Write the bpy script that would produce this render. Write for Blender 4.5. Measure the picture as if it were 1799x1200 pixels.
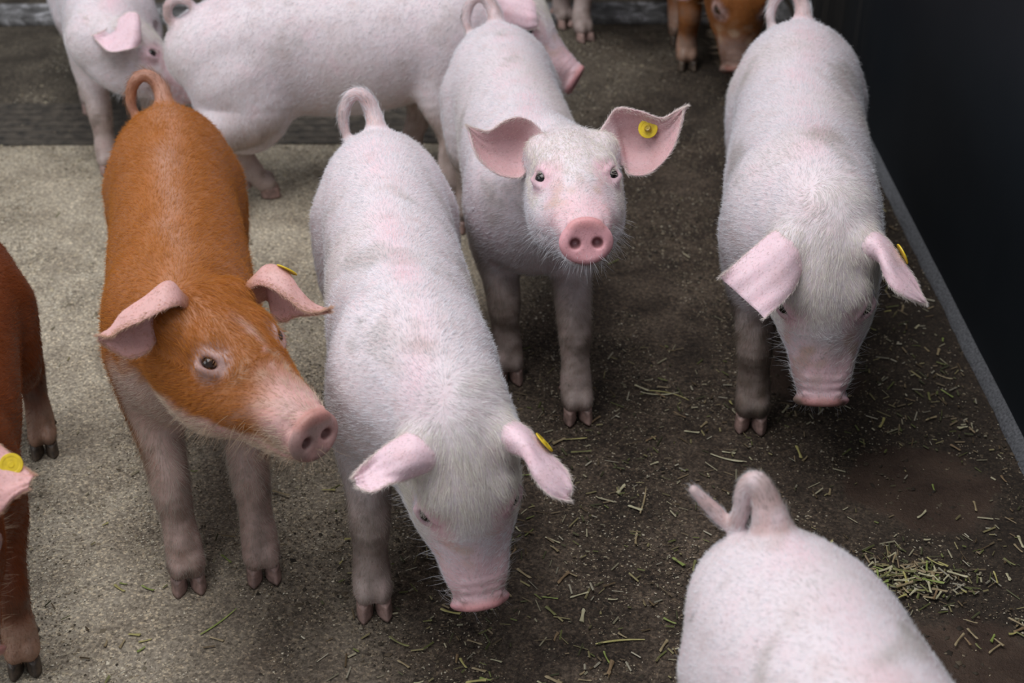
import bpy, math, random
import numpy as np
from mathutils import Vector

# ------------------------------------------------------------------ camera, world, lights
scene = bpy.context.scene
for o in list(bpy.data.objects):
    bpy.data.objects.remove(o)
cam_data = bpy.data.cameras.new('camera')
cam = bpy.data.objects.new('camera', cam_data)
scene.collection.objects.link(cam)
cam.location = (0.0, 0.0, 1.35)
cam.rotation_euler = (math.radians(90 - 32.5), 0, 0)
cam_data.sensor_width = 36.0
cam_data.lens = 36.0 * 2500.0 / 1799.0
cam_data.clip_start = 0.05
cam_data.dof.use_dof = True
cam_data.dof.focus_distance = 1.93
cam_data.dof.aperture_fstop = 4.8
scene.camera = cam

world = bpy.data.worlds.new('world')
scene.world = world
world.use_nodes = True
world.node_tree.nodes['Background'].inputs[0].default_value = (0.88, 0.93, 1.0, 1)
world.node_tree.nodes['Background'].inputs[1].default_value = 0.42

def area_light(name, loc, target, size, size_y, power, color):
    d = bpy.data.lights.new(name, 'AREA')
    d.shape = 'RECTANGLE'; d.size = size; d.size_y = size_y
    d.energy = power; d.color = color
    o = bpy.data.objects.new(name, d)
    scene.collection.objects.link(o)
    o.location = loc
    o.rotation_euler = (Vector(target) - Vector(loc)).to_track_quat('-Z', 'Y').to_euler()
    o['kind'] = 'structure'
    return o
# daylight falling through the barn's open roof ridge and its open side
area_light('roof_opening_light', (-0.7, 1.5, 3.6), (-0.1, 1.75, 0), 2.6, 2.2, 110, (0.985, 0.98, 0.985))
area_light('side_opening_light', (-3.2, 0.6, 2.2), (0, 1.9, 0.2), 2.0, 1.6, 30, (0.93, 0.97, 1.0))

scene.view_settings.view_transform = 'Standard'
scene.view_settings.look = 'None'
scene.view_settings.gamma = 1.0
scene.view_settings.use_curve_mapping = False
scene.view_settings.exposure = 0.0

rng = np.random.default_rng(7)
random.seed(7)
COL = scene.collection

# ------------------------------------------------------------------ materials
def new_mat(name):
    m = bpy.data.materials.new(name); m.use_nodes = True
    nt = m.node_tree
    return m, nt, nt.nodes['Principled BSDF']

def N(nt, t, **kw):
    n = nt.nodes.new(t)
    for k, v in kw.items():
        if k.startswith('i_'):
            n.inputs[int(k[2:]) if k[2:].isdigit() else k[2:].replace('_', ' ')].default_value = v
        else:
            setattr(n, k, v)
    return n

def ramp(nt, stops):
    r = nt.nodes.new('ShaderNodeValToRGB')
    e = r.color_ramp.elements
    while len(e) < len(stops): e.new(0.5)
    for q, (p, c) in zip(e, stops):
        q.position = p; q.color = (c[0], c[1], c[2], 1) if hasattr(c, '__len__') else (c, c, c, 1)
    return r

def noise(nt, vec, scale, detail=6, rough=0.55, dist=0.0):
    n = N(nt, 'ShaderNodeTexNoise')
    n.inputs['Scale'].default_value = scale; n.inputs['Detail'].default_value = detail
    n.inputs['Roughness'].default_value = rough; n.inputs['Distortion'].default_value = dist
    nt.links.new(vec, n.inputs['Vector'])
    return n

def mixc(nt, fac, a, b, mode='MIX'):
    m = nt.nodes.new('ShaderNodeMix'); m.data_type = 'RGBA'; m.blend_type = mode
    for s, v in ((m.inputs[0], fac), (m.inputs[6], a), (m.inputs[7], b)):
        if isinstance(v, bpy.types.NodeSocket): nt.links.new(v, s)
        elif hasattr(v, '__len__'): s.default_value = (v[0], v[1], v[2], 1)
        else: s.default_value = v
    return m.outputs[2]

def mathn(nt, op, a, b=0.0, c=None):
    m = nt.nodes.new('ShaderNodeMath'); m.operation = op; m.use_clamp = False
    for s, v in zip(m.inputs, (a, b, c)):
        if v is None: continue
        if isinstance(v, bpy.types.NodeSocket): nt.links.new(v, s)
        else: s.default_value = v
    return m.outputs[0]

def bump(nt, bsdf, h, strength, dist):
    b = nt.nodes.new('ShaderNodeBump'); b.inputs['Strength'].default_value = strength
    b.inputs['Distance'].default_value = dist
    nt.links.new(h, b.inputs['Height']); nt.links.new(b.outputs[0], bsdf.inputs['Normal'])

def skin_material(name, mottling):
    m, nt, b = new_mat(name)
    at = N(nt, 'ShaderNodeAttribute', attribute_name='Col')
    geo = N(nt, 'ShaderNodeTexCoord')
    n1 = noise(nt, geo.outputs['Object'], 22, 5, 0.6)
    r1 = ramp(nt, [(0.30, mottling[0]), (0.50, (1, 1, 1)), (0.75, mottling[1])])
    nt.links.new(n1.outputs[0], r1.inputs[0])
    n2 = noise(nt, geo.outputs['Object'], 260, 4, 0.6)
    r2 = ramp(nt, [(0.28, (0.62, 0.55, 0.52)), (0.45, (1, 1, 1)), (0.7, (1.06, 1.04, 1.04))])
    nt.links.new(n2.outputs[0], r2.inputs[0])
    c = mixc(nt, 1.0, at.outputs['Color'], r1.outputs[0], 'MULTIPLY')
    c = mixc(nt, 0.6, c, r2.outputs[0], 'MULTIPLY')
    nt.links.new(c, b.inputs['Base Color'])
    b.inputs['Roughness'].default_value = 0.48
    b.inputs['Subsurface Weight'].default_value = 0.12
    b.inputs['Subsurface Radius'].default_value = (0.012, 0.004, 0.003)
    b.inputs['Subsurface Scale'].default_value = 0.6
    b.inputs['Specular IOR Level'].default_value = 0.35
    n3 = noise(nt, geo.outputs['Object'], 420, 3, 0.6)
    bump(nt, b, n3.outputs[0], 0.35, 0.0009)
    return m

def hair_material(name):
    m, nt, b = new_mat(name)
    at = N(nt, 'ShaderNodeAttribute', attribute_name='Col')
    nt.links.new(at.outputs['Color'], b.inputs['Base Color'])
    b.inputs['Roughness'].default_value = 0.45
    b.inputs['Specular IOR Level'].default_value = 0.3
    tr = N(nt, 'ShaderNodeBsdfTranslucent')
    nt.links.new(at.outputs['Color'], tr.inputs['Color'])
    mx = N(nt, 'ShaderNodeMixShader'); mx.inputs[0].default_value = 0.35
    nt.links.new(b.outputs[0], mx.inputs[1]); nt.links.new(tr.outputs[0], mx.inputs[2])
    nt.links.new(mx.outputs[0], nt.nodes['Material Output'].inputs[0])
    return m

def plain(name, col, rough=0.5, var=None, scale=60, bumps=None, coat=0.0, spec=0.5):
    m, nt, b = new_mat(name)
    geo = N(nt, 'ShaderNodeTexCoord')
    if var:
        n = noise(nt, geo.outputs['Object'], scale, 5, 0.6)
        r = ramp(nt, [(0.35, col), (0.68, var)])
        nt.links.new(n.outputs[0], r.inputs[0]); nt.links.new(r.outputs[0], b.inputs['Base Color'])
    else:
        b.inputs['Base Color'].default_value = (*col, 1)
    b.inputs['Roughness'].default_value = rough
    b.inputs['Coat Weight'].default_value = coat
    b.inputs['Coat Roughness'].default_value = 0.03
    b.inputs['Specular IOR Level'].default_value = spec
    if bumps:
        n = noise(nt, geo.outputs['Object'], bumps[0], 6, 0.65)
        bump(nt, b, n.outputs[0], bumps[1], bumps[2])
    return m

M_SKIN_W = skin_material('white_pig_skin', ((0.90, 0.84, 0.82), (1.03, 0.93, 0.94)))
M_SKIN_R = skin_material('red_pig_skin', ((0.80, 0.72, 0.66), (1.06, 1.0, 0.98)))
M_HAIR = hair_material('pig_bristle')
M_EYE = plain('pig_eye', (0.004, 0.004, 0.005), 0.12, (0.018, 0.012, 0.010), 90, coat=0.35, spec=0.3)
M_EYE_B = plain('brown_pig_eye', (0.008, 0.004, 0.003), 0.12, (0.060, 0.022, 0.009), 60, coat=0.4, spec=0.3)
M_HOOF = plain('pink_hoof_horn', (0.17, 0.115, 0.10), 0.5, (0.42, 0.27, 0.235), 70, (150, 0.4, 0.001))
M_HOOF_D = plain('dark_hoof_horn', (0.035, 0.025, 0.02), 0.5, (0.12, 0.085, 0.06), 80, (150, 0.4, 0.001))
M_TAG = plain('yellow_tag_plastic', (0.72, 0.52, 0.02), 0.35, (0.55, 0.38, 0.02), 120)
M_TAG_D = plain('worn_tag_plastic', (0.52, 0.36, 0.03), 0.45, (0.25, 0.17, 0.03), 160)

# ------------------------------------------------------------------ mesh helpers
def mesh_obj(name, verts, faces, mat, parent=None, smooth=True, col=None):
    me = bpy.data.meshes.new(name)
    verts = np.asarray(verts, dtype=np.float32)
    if isinstance(faces, np.ndarray):
        n, k = faces.shape
        me.vertices.add(len(verts)); me.vertices.foreach_set('co', verts.ravel())
        me.loops.add(n * k); me.loops.foreach_set('vertex_index', faces.ravel().astype(np.int32))
        me.polygons.add(n)
        me.polygons.foreach_set('loop_start', np.arange(0, n * k, k, dtype=np.int32))
        me.polygons.foreach_set('loop_total', np.full(n, k, dtype=np.int32))
        me.update(calc_edges=True)
    else:
        me.from_pydata(verts.tolist(), [], faces)
    if smooth:
        me.polygons.foreach_set('use_smooth', np.ones(len(me.polygons), dtype=bool))
    if col is not None:
        ca = me.color_attributes.new('Col', 'FLOAT_COLOR', 'POINT')
        c4 = np.ones((len(verts), 4), dtype=np.float32); c4[:, :3] = col
        ca.data.foreach_set('color', c4.ravel())
    me.validate()
    if mat: me.materials.append(mat)
    o = bpy.data.objects.new(name, me); COL.objects.link(o)
    if parent: o.parent = parent
    return o

def tag(o, label, cat, group=None):
    o['label'] = label; o['category'] = cat
    if group: o['group'] = group

def catmull(P, n):
    P = np.asarray(P, dtype=float)
    Q = np.vstack([2 * P[0] - P[1], P, 2 * P[-1] - P[-2]])
    m = len(P) - 1
    out = []
    for t in np.linspace(0, m, n):
        i = min(int(t), m - 1); f = t - i
        a, b, c, d = Q[i], Q[i + 1], Q[i + 2], Q[i + 3]
        out.append(0.5 * ((2 * b) + (-a + c) * f + (2 * a - 5 * b + 4 * c - d) * f * f + (-a + 3 * b - 3 * c + d) * f ** 3))
    return np.array(out)

def rot(yaw, pitch, roll):
    cy, sy, cp, sp, cr, sr = math.cos(yaw), math.sin(yaw), math.cos(pitch), math.sin(pitch), math.cos(roll), math.sin(roll)
    Z = np.array([[cy, -sy, 0], [sy, cy, 0], [0, 0, 1]])
    Y = np.array([[cp, 0, -sp], [0, 1, 0], [sp, 0, cp]])
    X = np.array([[1, 0, 0], [0, cr, -sr], [0, sr, cr]])
    return Z @ Y @ X

def unit(v):
    v = np.asarray(v, dtype=float)
    return v / np.maximum(np.linalg.norm(v, axis=-1, keepdims=True), 1e-9)

# ------------------------------------------------------------------ signed-distance body modelling
class Body:
    """A smooth union of swept elliptical tubes and ellipsoids, polygonised as one continuous skin."""
    def __init__(self):
        self.prims = []
    def sweep(self, pts, radii, lateral=(0, 1, 0), k=0.02, n=None, sub=False, group='torso'):
        pts = np.asarray(pts, float); radii = np.asarray(radii, float)
        if radii.ndim == 1: radii = np.stack([radii, radii], 1)
        n = n or 4 * len(pts)
        A = catmull(np.hstack([pts, radii]), n)
        P, ab = A[:, :3], np.maximum(A[:, 3:5], 0.0015)
        segs = []
        lat = np.asarray(lateral, float)
        for i in range(n - 1):
            D = P[i + 1] - P[i]; L = np.linalg.norm(D); D = D / L
            l = lat - D * (lat @ D)
            if np.linalg.norm(l) < 0.2: l = np.array([1, 0, 0]) - D * D[0]
            l = l / np.linalg.norm(l); u = np.cross(D, l)
            c = (P[i] + P[i + 1]) / 2; r = L / 2 + max(ab[i].max(), ab[i + 1].max())
            segs.append((P[i], D, L, l, u, ab[i], ab[i + 1], c, r))
        self.prims.append(('s', segs, k, sub, group))
    def ell(self, c, r, R=None, k=0.02, sub=False, group='torso'):
        self.prims.append(('e', (np.asarray(c, float), np.asarray(r, float), np.eye(3) if R is None else R), k, sub, group))
    def prim(self, pr, p, margin):
        kind, dat = pr[0], pr[1]
        if kind == 'e':
            c, r, R = dat
            q = p - c
            m = np.flatnonzero((q * q).sum(1) < (r.max() + margin) ** 2)
            if len(m) == 0: return m, None
            q = (q[m] @ R) / r
            k0 = np.sqrt((q * q).sum(1)); q2 = q / r
            k1 = np.sqrt((q2 * q2).sum(1)) + 1e-9
            return m, k0 * (k0 - 1) / k1
        cs = np.array([sg[7] for sg in dat]); rs = np.array([sg[8] for sg in dat])[:, None] + margin
        blo, bhi = (cs - rs).min(0), (cs + rs).max(0)
        near = np.flatnonzero((p[:, 0] > blo[0]) & (p[:, 0] < bhi[0]) & (p[:, 1] > blo[1]) & (p[:, 1] < bhi[1]) & (p[:, 2] > blo[2]) & (p[:, 2] < bhi[2]))
        if len(near) == 0: return near, None
        p = p[near]
        best = np.full(len(p), 9.0)
        for (P0, D, L, l, u, a0, a1, c, r) in dat:
            q = p - c
            m = np.flatnonzero(np.einsum('ij,ij->i', q, q) < (r + margin) ** 2)
            if len(m) == 0: continue
            q = p[m] - P0
            h = q @ D; t = np.clip(h / L, 0, 1)
            w = h - t * L
            a = a0[0] + (a1[0] - a0[0]) * t; b = a0[1] + (a1[1] - a0[1]) * t
            x = (q @ l) / a; y = (q @ u) / b; cc = np.minimum(a, b); z = w / cc
            k0 = np.sqrt(x * x + y * y + z * z)
            k1 = np.sqrt((x / a) ** 2 + (y / b) ** 2 + (z / cc) ** 2) + 1e-9
            d = k0 * (k0 - 1) / k1
            best[m] = np.minimum(best[m], d)
        m = np.flatnonzero(best < 8.0)
        return near[m], best[m]
    def field(self, p, margin=0.04, groups=None):
        d = np.full(len(p), 0.5)
        for pr in self.prims:
            if groups and (pr[4] not in groups or pr[3]): continue
            m, v = self.prim(pr, p, margin)
            if len(m) == 0: continue
            k = pr[2]; a = d[m]
            if pr[3]:
                v = -v
                h = np.maximum(k - np.abs(a - v), 0) / k
                d[m] = np.maximum(a, v) + h * h * k * 0.25
            else:
                h = np.maximum(k - np.abs(a - v), 0) / k
                d[m] = np.minimum(a, v) - h * h * k * 0.25
        return d
    def grad(self, p, e=0.0007):
        g = np.zeros_like(p)
        for s in ((1, -1, -1), (-1, -1, 1), (-1, 1, -1), (1, 1, 1)):
            s = np.array(s, float)
            g += self.field(p + s * e)[:, None] * s
        return g / (4 * e)
    def polygonise(self, lo, hi, vox):
        lo = np.asarray(lo, float); B = 4; C = 16
        dims = (np.ceil((np.asarray(hi) - lo) / (vox * C)).astype(int)) * C
        # coarse pass
        cs = vox * C
        g = np.stack(np.meshgrid(*[np.arange(n // C) for n in dims], indexing='ij'), -1).reshape(-1, 3)
        d = self.field(lo + (g + 0.5) * cs, margin=cs * 1.5)
        g = g[np.abs(d) < cs * 1.25]
        sub = np.stack(np.meshgrid(*[np.arange(C // B)] * 3, indexing='ij'), -1).reshape(-1, 3)
        g = (g[:, None, :] * (C // B) + sub[None]).reshape(-1, 3)
        bs = vox * B
        d = self.field(lo + (g + 0.5) * bs)
        g = g[np.abs(d) < bs * 1.3]
        # fine corners
        act = np.zeros(dims + 1, dtype=bool)
        for ox in range(B + 1):
            for oy in range(B + 1):
                for oz in range(B + 1):
                    act[g[:, 0] * B + ox, g[:, 1] * B + oy, g[:, 2] * B + oz] = True
        idx = np.stack(np.nonzero(act), -1)
        V = np.full(dims + 1, 9.0, dtype=np.float32)
        V[tuple(idx.T)] = self.field(lo + idx * vox)
        sub = np.stack(np.meshgrid(*[np.arange(B)] * 3, indexing='ij'), -1).reshape(-1, 3)
        cells = (g[:, None, :] * B + sub[None]).reshape(-1, 3)
        corners = [(i, j, k) for i in (0, 1) for j in (0, 1) for k in (0, 1)]
        cv = np.stack([V[cells[:, 0] + i, cells[:, 1] + j, cells[:, 2] + k] for i, j, k in corners], 1)
        neg = (cv < 0).sum(1)
        keep = (neg > 0) & (neg < 8)
        cells, cv = cells[keep], cv[keep]
        acc = np.zeros((len(cells), 3)); cnt = np.zeros(len(cells))
        for a in range(8):
            for b in range(a + 1, 8):
                ca, cb = np.array(corners[a]), np.array(corners[b])
                if np.abs(ca - cb).sum() != 1: continue
                va, vb = cv[:, a], cv[:, b]
                m = (va < 0) != (vb < 0)
                t = va[m] / (va[m] - vb[m])
                acc[m] += ca + (cb - ca) * t[:, None]; cnt[m] += 1
        verts = lo + (cells + acc / cnt[:, None]) * vox
        ids = np.full(dims + 1, -1, dtype=np.int32)
        ids[tuple(cells.T)] = np.arange(len(cells))
        faces = []
        nidx = idx
        for ax in range(3):
            o = np.zeros(3, int); o[ax] = 1
            q = nidx[(nidx[:, ax] < dims[ax])]
            q = q[(q > 0).all(1) | True]
            n2 = q + o
            a = V[tuple(q.T)]; b = V[tuple(n2.T)]
            m = ((a < 0) != (b < 0)) & (a < 8) & (b < 8)
            q = q[m]; s = a[m] < 0
            u = np.zeros(3, int); v = np.zeros(3, int); u[(ax + 1) % 3] = 1; v[(ax + 2) % 3] = 1
            f = np.stack([ids[tuple((q - u - v).T)], ids[tuple((q - v).T)], ids[tuple(q.T)], ids[tuple((q - u).T)]], 1)
            f[~s] = f[~s][:, ::-1]
            faces.append(f[(f >= 0).all(1)])
        faces = np.vstack(faces)
        for _ in range(2):
            gr = self.grad(verts); dv = self.field(verts)
            g2 = np.maximum((gr * gr).sum(1), 0.25)
            step = np.clip(dv / g2, -vox, vox)
            verts = verts - gr * step[:, None]
        return verts, faces, unit(self.grad(verts))

def smooth(a, b, x):
    t = np.clip((x - a) / (b - a), 0, 1)
    return t * t * (3 - 2 * t)

def vnoise(p, f, seed=0):
    r = np.random.default_rng(100 + seed)
    out = np.zeros(len(p))
    for i in range(5):
        d = unit(r.normal(size=3)); out += np.sin((p @ d) * f * (1 + 0.45 * i) + r.uniform(0, 6.28) + 1.7 * np.sin((p @ unit(r.normal(size=3))) * f * 0.6))
    return out / 3.0


# ------------------------------------------------------------------ setting
def floor_material():
    m, nt, b = new_mat('dirty_concrete')
    geo = N(nt, 'ShaderNodeNewGeometry'); pos = geo.outputs['Position']
    sep = N(nt, 'ShaderNodeSeparateXYZ'); nt.links.new(pos, sep.inputs[0])
    X, Y = sep.outputs[0], sep.outputs[1]
    big = noise(nt, pos, 2.2, 4, 0.55, 0.6)
    med = noise(nt, pos, 9, 6, 0.62, 0.4)
    fine = noise(nt, pos, 140, 5, 0.7)
    grit = noise(nt, pos, 420, 3, 0.7)
    # dry dusty sand-coloured bedding on the left, trodden and damp to the right and nearer the camera
    edge = mathn(nt, 'MULTIPLY_ADD', X, 1.0, 0.16)                     # X + .16
    edge = mathn(nt, 'ADD', edge, mathn(nt, 'MULTIPLY', mathn(nt, 'SUBTRACT', 2.0, Y), 0.26))
    edge = mathn(nt, 'ADD', edge, mathn(nt, 'MULTIPLY', mathn(nt, 'SUBTRACT', big.outputs[0], 0.5), 0.9))
    edge = mathn(nt, 'ADD', edge, mathn(nt, 'MULTIPLY', mathn(nt, 'SUBTRACT', med.outputs[0], 0.5), 0.35))
    wet = N(nt, 'ShaderNodeMapRange', interpolation_type='SMOOTHSTEP')
    nt.links.new(edge, wet.inputs['Value']); wet.inputs['From Min'].default_value = -0.30; wet.inputs['From Max'].default_value = 0.26
    dry = ramp(nt, [(0.34, (0.13, 0.105, 0.082)), (0.46, (0.32, 0.275, 0.215)), (0.60, (0.50, 0.445, 0.36))])
    f1 = mathn(nt, 'ADD', mathn(nt, 'MULTIPLY', fine.outputs[0], 0.55), mathn(nt, 'MULTIPLY', med.outputs[0], 0.45))
    nt.links.new(f1, dry.inputs[0])
    damp = ramp(nt, [(0.38, (0.016, 0.011, 0.008)), (0.49, (0.054, 0.039, 0.029)), (0.62, (0.128, 0.098, 0.075))])
    nt.links.new(f1, damp.inputs[0])
    c = mixc(nt, wet.outputs[0], dry.outputs[0], damp.outputs[0])
    # bare reddish concrete showing in smooth wet patches on the right, and a dark patch below pig D
    pz = noise(nt, pos, 3.1, 3, 0.5, 0.3)
    def patch(cx, cy, rx, ry):
        ax = mathn(nt, 'MULTIPLY', mathn(nt, 'SUBTRACT', X, cx), 1 / rx); ay = mathn(nt, 'MULTIPLY', mathn(nt, 'SUBTRACT', Y, cy), 1 / ry)
        d2 = mathn(nt, 'ADD', mathn(nt, 'MULTIPLY', ax, ax), mathn(nt, 'MULTIPLY', ay, ay))
        d2 = mathn(nt, 'ADD', d2, mathn(nt, 'MULTIPLY', mathn(nt, 'SUBTRACT', med.outputs[0], 0.5), 2.2))
        return N_map(nt, d2, 1.15, 0.75)
    pm = mathn(nt, 'MAXIMUM', mathn(nt, 'MAXIMUM', patch(0.62, 1.70, 0.12, 0.11), patch(0.57, 1.33, 0.16, 0.10)), patch(0.50, 2.02, 0.10, 0.09))
    bare = ramp(nt, [(0.35, (0.034, 0.018, 0.012)), (0.65, (0.085, 0.054, 0.038))]); nt.links.new(med.outputs[0], bare.inputs[0])
    c = mixc(nt, pm, c, bare.outputs[0])
    # wet dark gutter along the panel
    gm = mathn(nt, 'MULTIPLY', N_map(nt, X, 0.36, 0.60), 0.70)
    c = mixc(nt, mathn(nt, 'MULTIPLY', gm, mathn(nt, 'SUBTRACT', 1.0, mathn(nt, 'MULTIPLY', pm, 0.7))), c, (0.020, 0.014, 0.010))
    # brown slurry behind the seam
    bm = N_map(nt, Y, 2.93, 3.02)
    bm = mathn(nt, 'MULTIPLY', bm, mathn(nt, 'SUBTRACT', 0.92, mathn(nt, 'MULTIPLY', N_map(nt, X, -0.05, 0.25), 0.45)))
    dk = ramp(nt, [(0.36, (0.018, 0.014, 0.011)), (0.5, (0.050, 0.041, 0.032)), (0.64, (0.110, 0.092, 0.070))])
    nt.links.new(f1, dk.inputs[0])
    c = mixc(nt, bm, c, dk.outputs[0])
    # every grain of the bedding has its own tone
    vor = N(nt, 'ShaderNodeTexVoronoi'); vor.inputs['Scale'].default_value = 330; nt.links.new(pos, vor.inputs['Vector'])
    vs_ = N(nt, 'ShaderNodeSeparateColor'); nt.links.new(vor.outputs['Color'], vs_.inputs[0])
    gr = ramp(nt, [(0.0, (0.50, 0.48, 0.46)), (0.45, (0.92, 0.90, 0.88)), (0.80, (1.15, 1.12, 1.06)), (1.0, (1.9, 1.8, 1.6))])
    nt.links.new(vs_.outputs[0], gr.inputs[0])
    c = mixc(nt, mathn(nt, 'SUBTRACT', 0.85, mathn(nt, 'MULTIPLY', pm, 0.65)), c, gr.outputs[0], 'MULTIPLY')
    nt.links.new(c, b.inputs['Base Color'])
    rr = N(nt, 'ShaderNodeMapRange'); nt.links.new(pm, rr.inputs['Value']); rr.inputs['To Min'].default_value = 0.85; rr.inputs['To Max'].default_value = 0.55
    nt.links.new(rr.outputs[0], b.inputs['Roughness'])
    b.inputs['Specular IOR Level'].default_value = 0.3
    h = mathn(nt, 'ADD', mathn(nt, 'MULTIPLY', fine.outputs[0], 0.6), mathn(nt, 'ADD', mathn(nt, 'MULTIPLY', grit.outputs[0], 0.35), mathn(nt, 'MULTIPLY', med.outputs[0], 0.8)))
    bump(nt, b, h, 0.9, 0.006)
    return m

def N_map(nt, sock, a, b_):
    r = N(nt, 'ShaderNodeMapRange', interpolation_type='SMOOTHSTEP')
    nt.links.new(sock, r.inputs['Value']); r.inputs['From Min'].default_value = a; r.inputs['From Max'].default_value = b_
    return r.outputs[0]

def structure(o): o['kind'] = 'structure'; return o

def box(vs, fs, x0, x1, y0, y1, z0, z1):
    b = len(vs)
    vs += [(x0, y0, z0), (x1, y0, z0), (x1, y1, z0), (x0, y1, z0), (x0, y0, z1), (x1, y0, z1), (x1, y1, z1), (x0, y1, z1)]
    fs += [tuple(b + i for i in f) for f in ((0, 3, 2, 1), (4, 5, 6, 7), (0, 1, 5, 4), (1, 2, 6, 5), (2, 3, 7, 6), (3, 0, 4, 7))]

# floor: a slightly uneven slab
nx, ny = 240, 200
gx = np.linspace(-2.6, 0.86, nx); gy = np.linspace(-0.4, 4.6, ny)
GX, GY = np.meshgrid(gx, gy, indexing='ij')
pp = np.stack([GX.ravel(), GY.ravel(), np.zeros(GX.size)], 1)
hz = 0.0016 * vnoise(pp, 14, 51) + 0.0009 * vnoise(pp, 45, 52)
pp[:, 2] = np.minimum(hz - 0.0015, 0.0)
ii, jj = np.meshgrid(np.arange(nx - 1), np.arange(ny - 1), indexing='ij')
a = (ii * ny + jj).ravel()
ff = np.stack([a, a + ny, a + ny + 1, a + 1], 1)
structure(mesh_obj('floor', pp, ff, floor_material()))

# ribbed rubber sill where the two floors meet, and the grooves of the darker standing beyond it
M_RUB = plain('dark_ribbed_rubber', (0.026, 0.022, 0.018), 0.85, (0.095, 0.078, 0.060), 34, (90, 0.8, 0.004))
vs, fs = [], []
for i in range(7):
    y0 = 2.955 + i * 0.034
    box(vs, fs, -2.6, 0.02, y0, y0 + 0.031, -0.004, 0.0010)
tr = structure(mesh_obj('trim_1', vs, fs, M_RUB, smooth=False))
tr.rotation_euler = (0, 0, math.radians(0.6))

# low pale kerb at the far side of the pen, worn whitish on its front edge, and the wall beyond
m, nt, b = new_mat('pale_worn_kerb')
g = N(nt, 'ShaderNodeNewGeometry'); n1 = noise(nt, g.outputs['Position'], 16, 6, 0.7, 0.5)
r1 = ramp(nt, [(0.38, (0.05, 0.046, 0.044)), (0.52, (0.15, 0.145, 0.145)), (0.64, (0.46, 0.45, 0.47))])
nt.links.new(n1.outputs[0], r1.inputs[0]); nt.links.new(r1.outputs[0], b.inputs['Base Color']); b.inputs['Roughness'].default_value = 0.8
bump(nt, b, n1.outputs[0], 0.5, 0.004)
M_KERB = m
vs, fs = [], []
box(vs, fs, -2.6, 0.80, 3.725, 3.86, -0.004, 0.016)
k = structure(mesh_obj('trim_2', vs, fs, M_KERB, smooth=False)); k.rotation_euler = (0, 0, math.radians(0.5))
mod = k.modifiers.new('bevel', 'BEVEL'); mod.width = 0.006; mod.segments = 2
vs, fs = [], []
box(vs, fs, -2.6, 1.0, 4.55, 4.65, -0.01, 1.3)
structure(mesh_obj('wall_back', vs, fs, plain('dark_back_wall', (0.02, 0.02, 0.02), 0.8, (0.06, 0.055, 0.05), 8, (40, 0.5, 0.004))))

# the dark plastic-faced pen panel on the right with dried streaks at its far end
m, nt, b = new_mat('dark_blue_pen_panel')
g = N(nt, 'ShaderNodeNewGeometry'); sep = N(nt, 'ShaderNodeSeparateXYZ'); nt.links.new(g.outputs['Position'], sep.inputs[0])
mp = N(nt, 'ShaderNodeMapping'); nt.links.new(g.outputs['Position'], mp.inputs[0]); mp.inputs['Scale'].default_value = (1, 14, 1.2)
st = noise(nt, mp.outputs[0], 2.2, 5, 0.6, 0.3)
n2 = noise(nt, g.outputs['Position'], 7, 5, 0.6)
far = N_map(nt, sep.outputs[1], 2.9, 3.9)
f = mathn(nt, 'MULTIPLY', N_map(nt, st.outputs[0], 0.42, 0.75), far)
base = mixc(nt, n2.outputs[0], (0.0030, 0.0055, 0.0090), (0.0075, 0.0105, 0.0140))
c = mixc(nt, mathn(nt, 'ADD', mathn(nt, 'MULTIPLY', f, 0.8), mathn(nt, 'MULTIPLY', far, 0.35)), base, (0.085, 0.075, 0.065))
nt.links.new(c, b.inputs['Base Color']); b.inputs['Roughness'].default_value = 0.55; b.inputs['Specular IOR Level'].default_value = 0.25
n3 = noise(nt, g.outputs['Position'], 220, 3, 0.6); bump(nt, b, n3.outputs[0], 0.2, 0.001)
vs, fs = [], []
box(vs, fs, 0.806, 0.850, 0.2, 4.55, 0.0, 1.15)
w = structure(mesh_obj('wall_right', vs, fs, m, smooth=False))
mod = w.modifiers.new('bevel', 'BEVEL'); mod.width = 0.006; mod.segments = 2

# grey sealing fillet between the panel and the floor
ny = 260
ys = np.linspace(0.2, 4.5, ny)
vs = []; prof = [(0.0, 0.0), (0.003, 0.007), (0.010, 0.013), (0.018, 0.020), (0.024, 0.026), (0.024, -0.003)]
r = np.random.default_rng(3)
jx = np.convolve(r.normal(0, 0.0012, ny + 8), np.ones(9) / 3, 'valid')
for i, y in enumerate(ys):
    for (px_, pz_) in prof:
        vs.append((0.788 + px_ + jx[i] * (1 - px_ / 0.024), y, pz_ - 0.002 + jx[i] * 0.5))
fs = []
K = len(prof)
for i in range(ny - 1):
    for j in range(K - 1):
        a = i * K + j; fs.append((a, a + 1, a + 1 + K, a + K))
structure(mesh_obj('trim_3', vs, fs, plain('grey_sealing_fillet', (0.045, 0.047, 0.052), 0.75, (0.15, 0.152, 0.165), 240, (300, 0.8, 0.003))))

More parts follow.
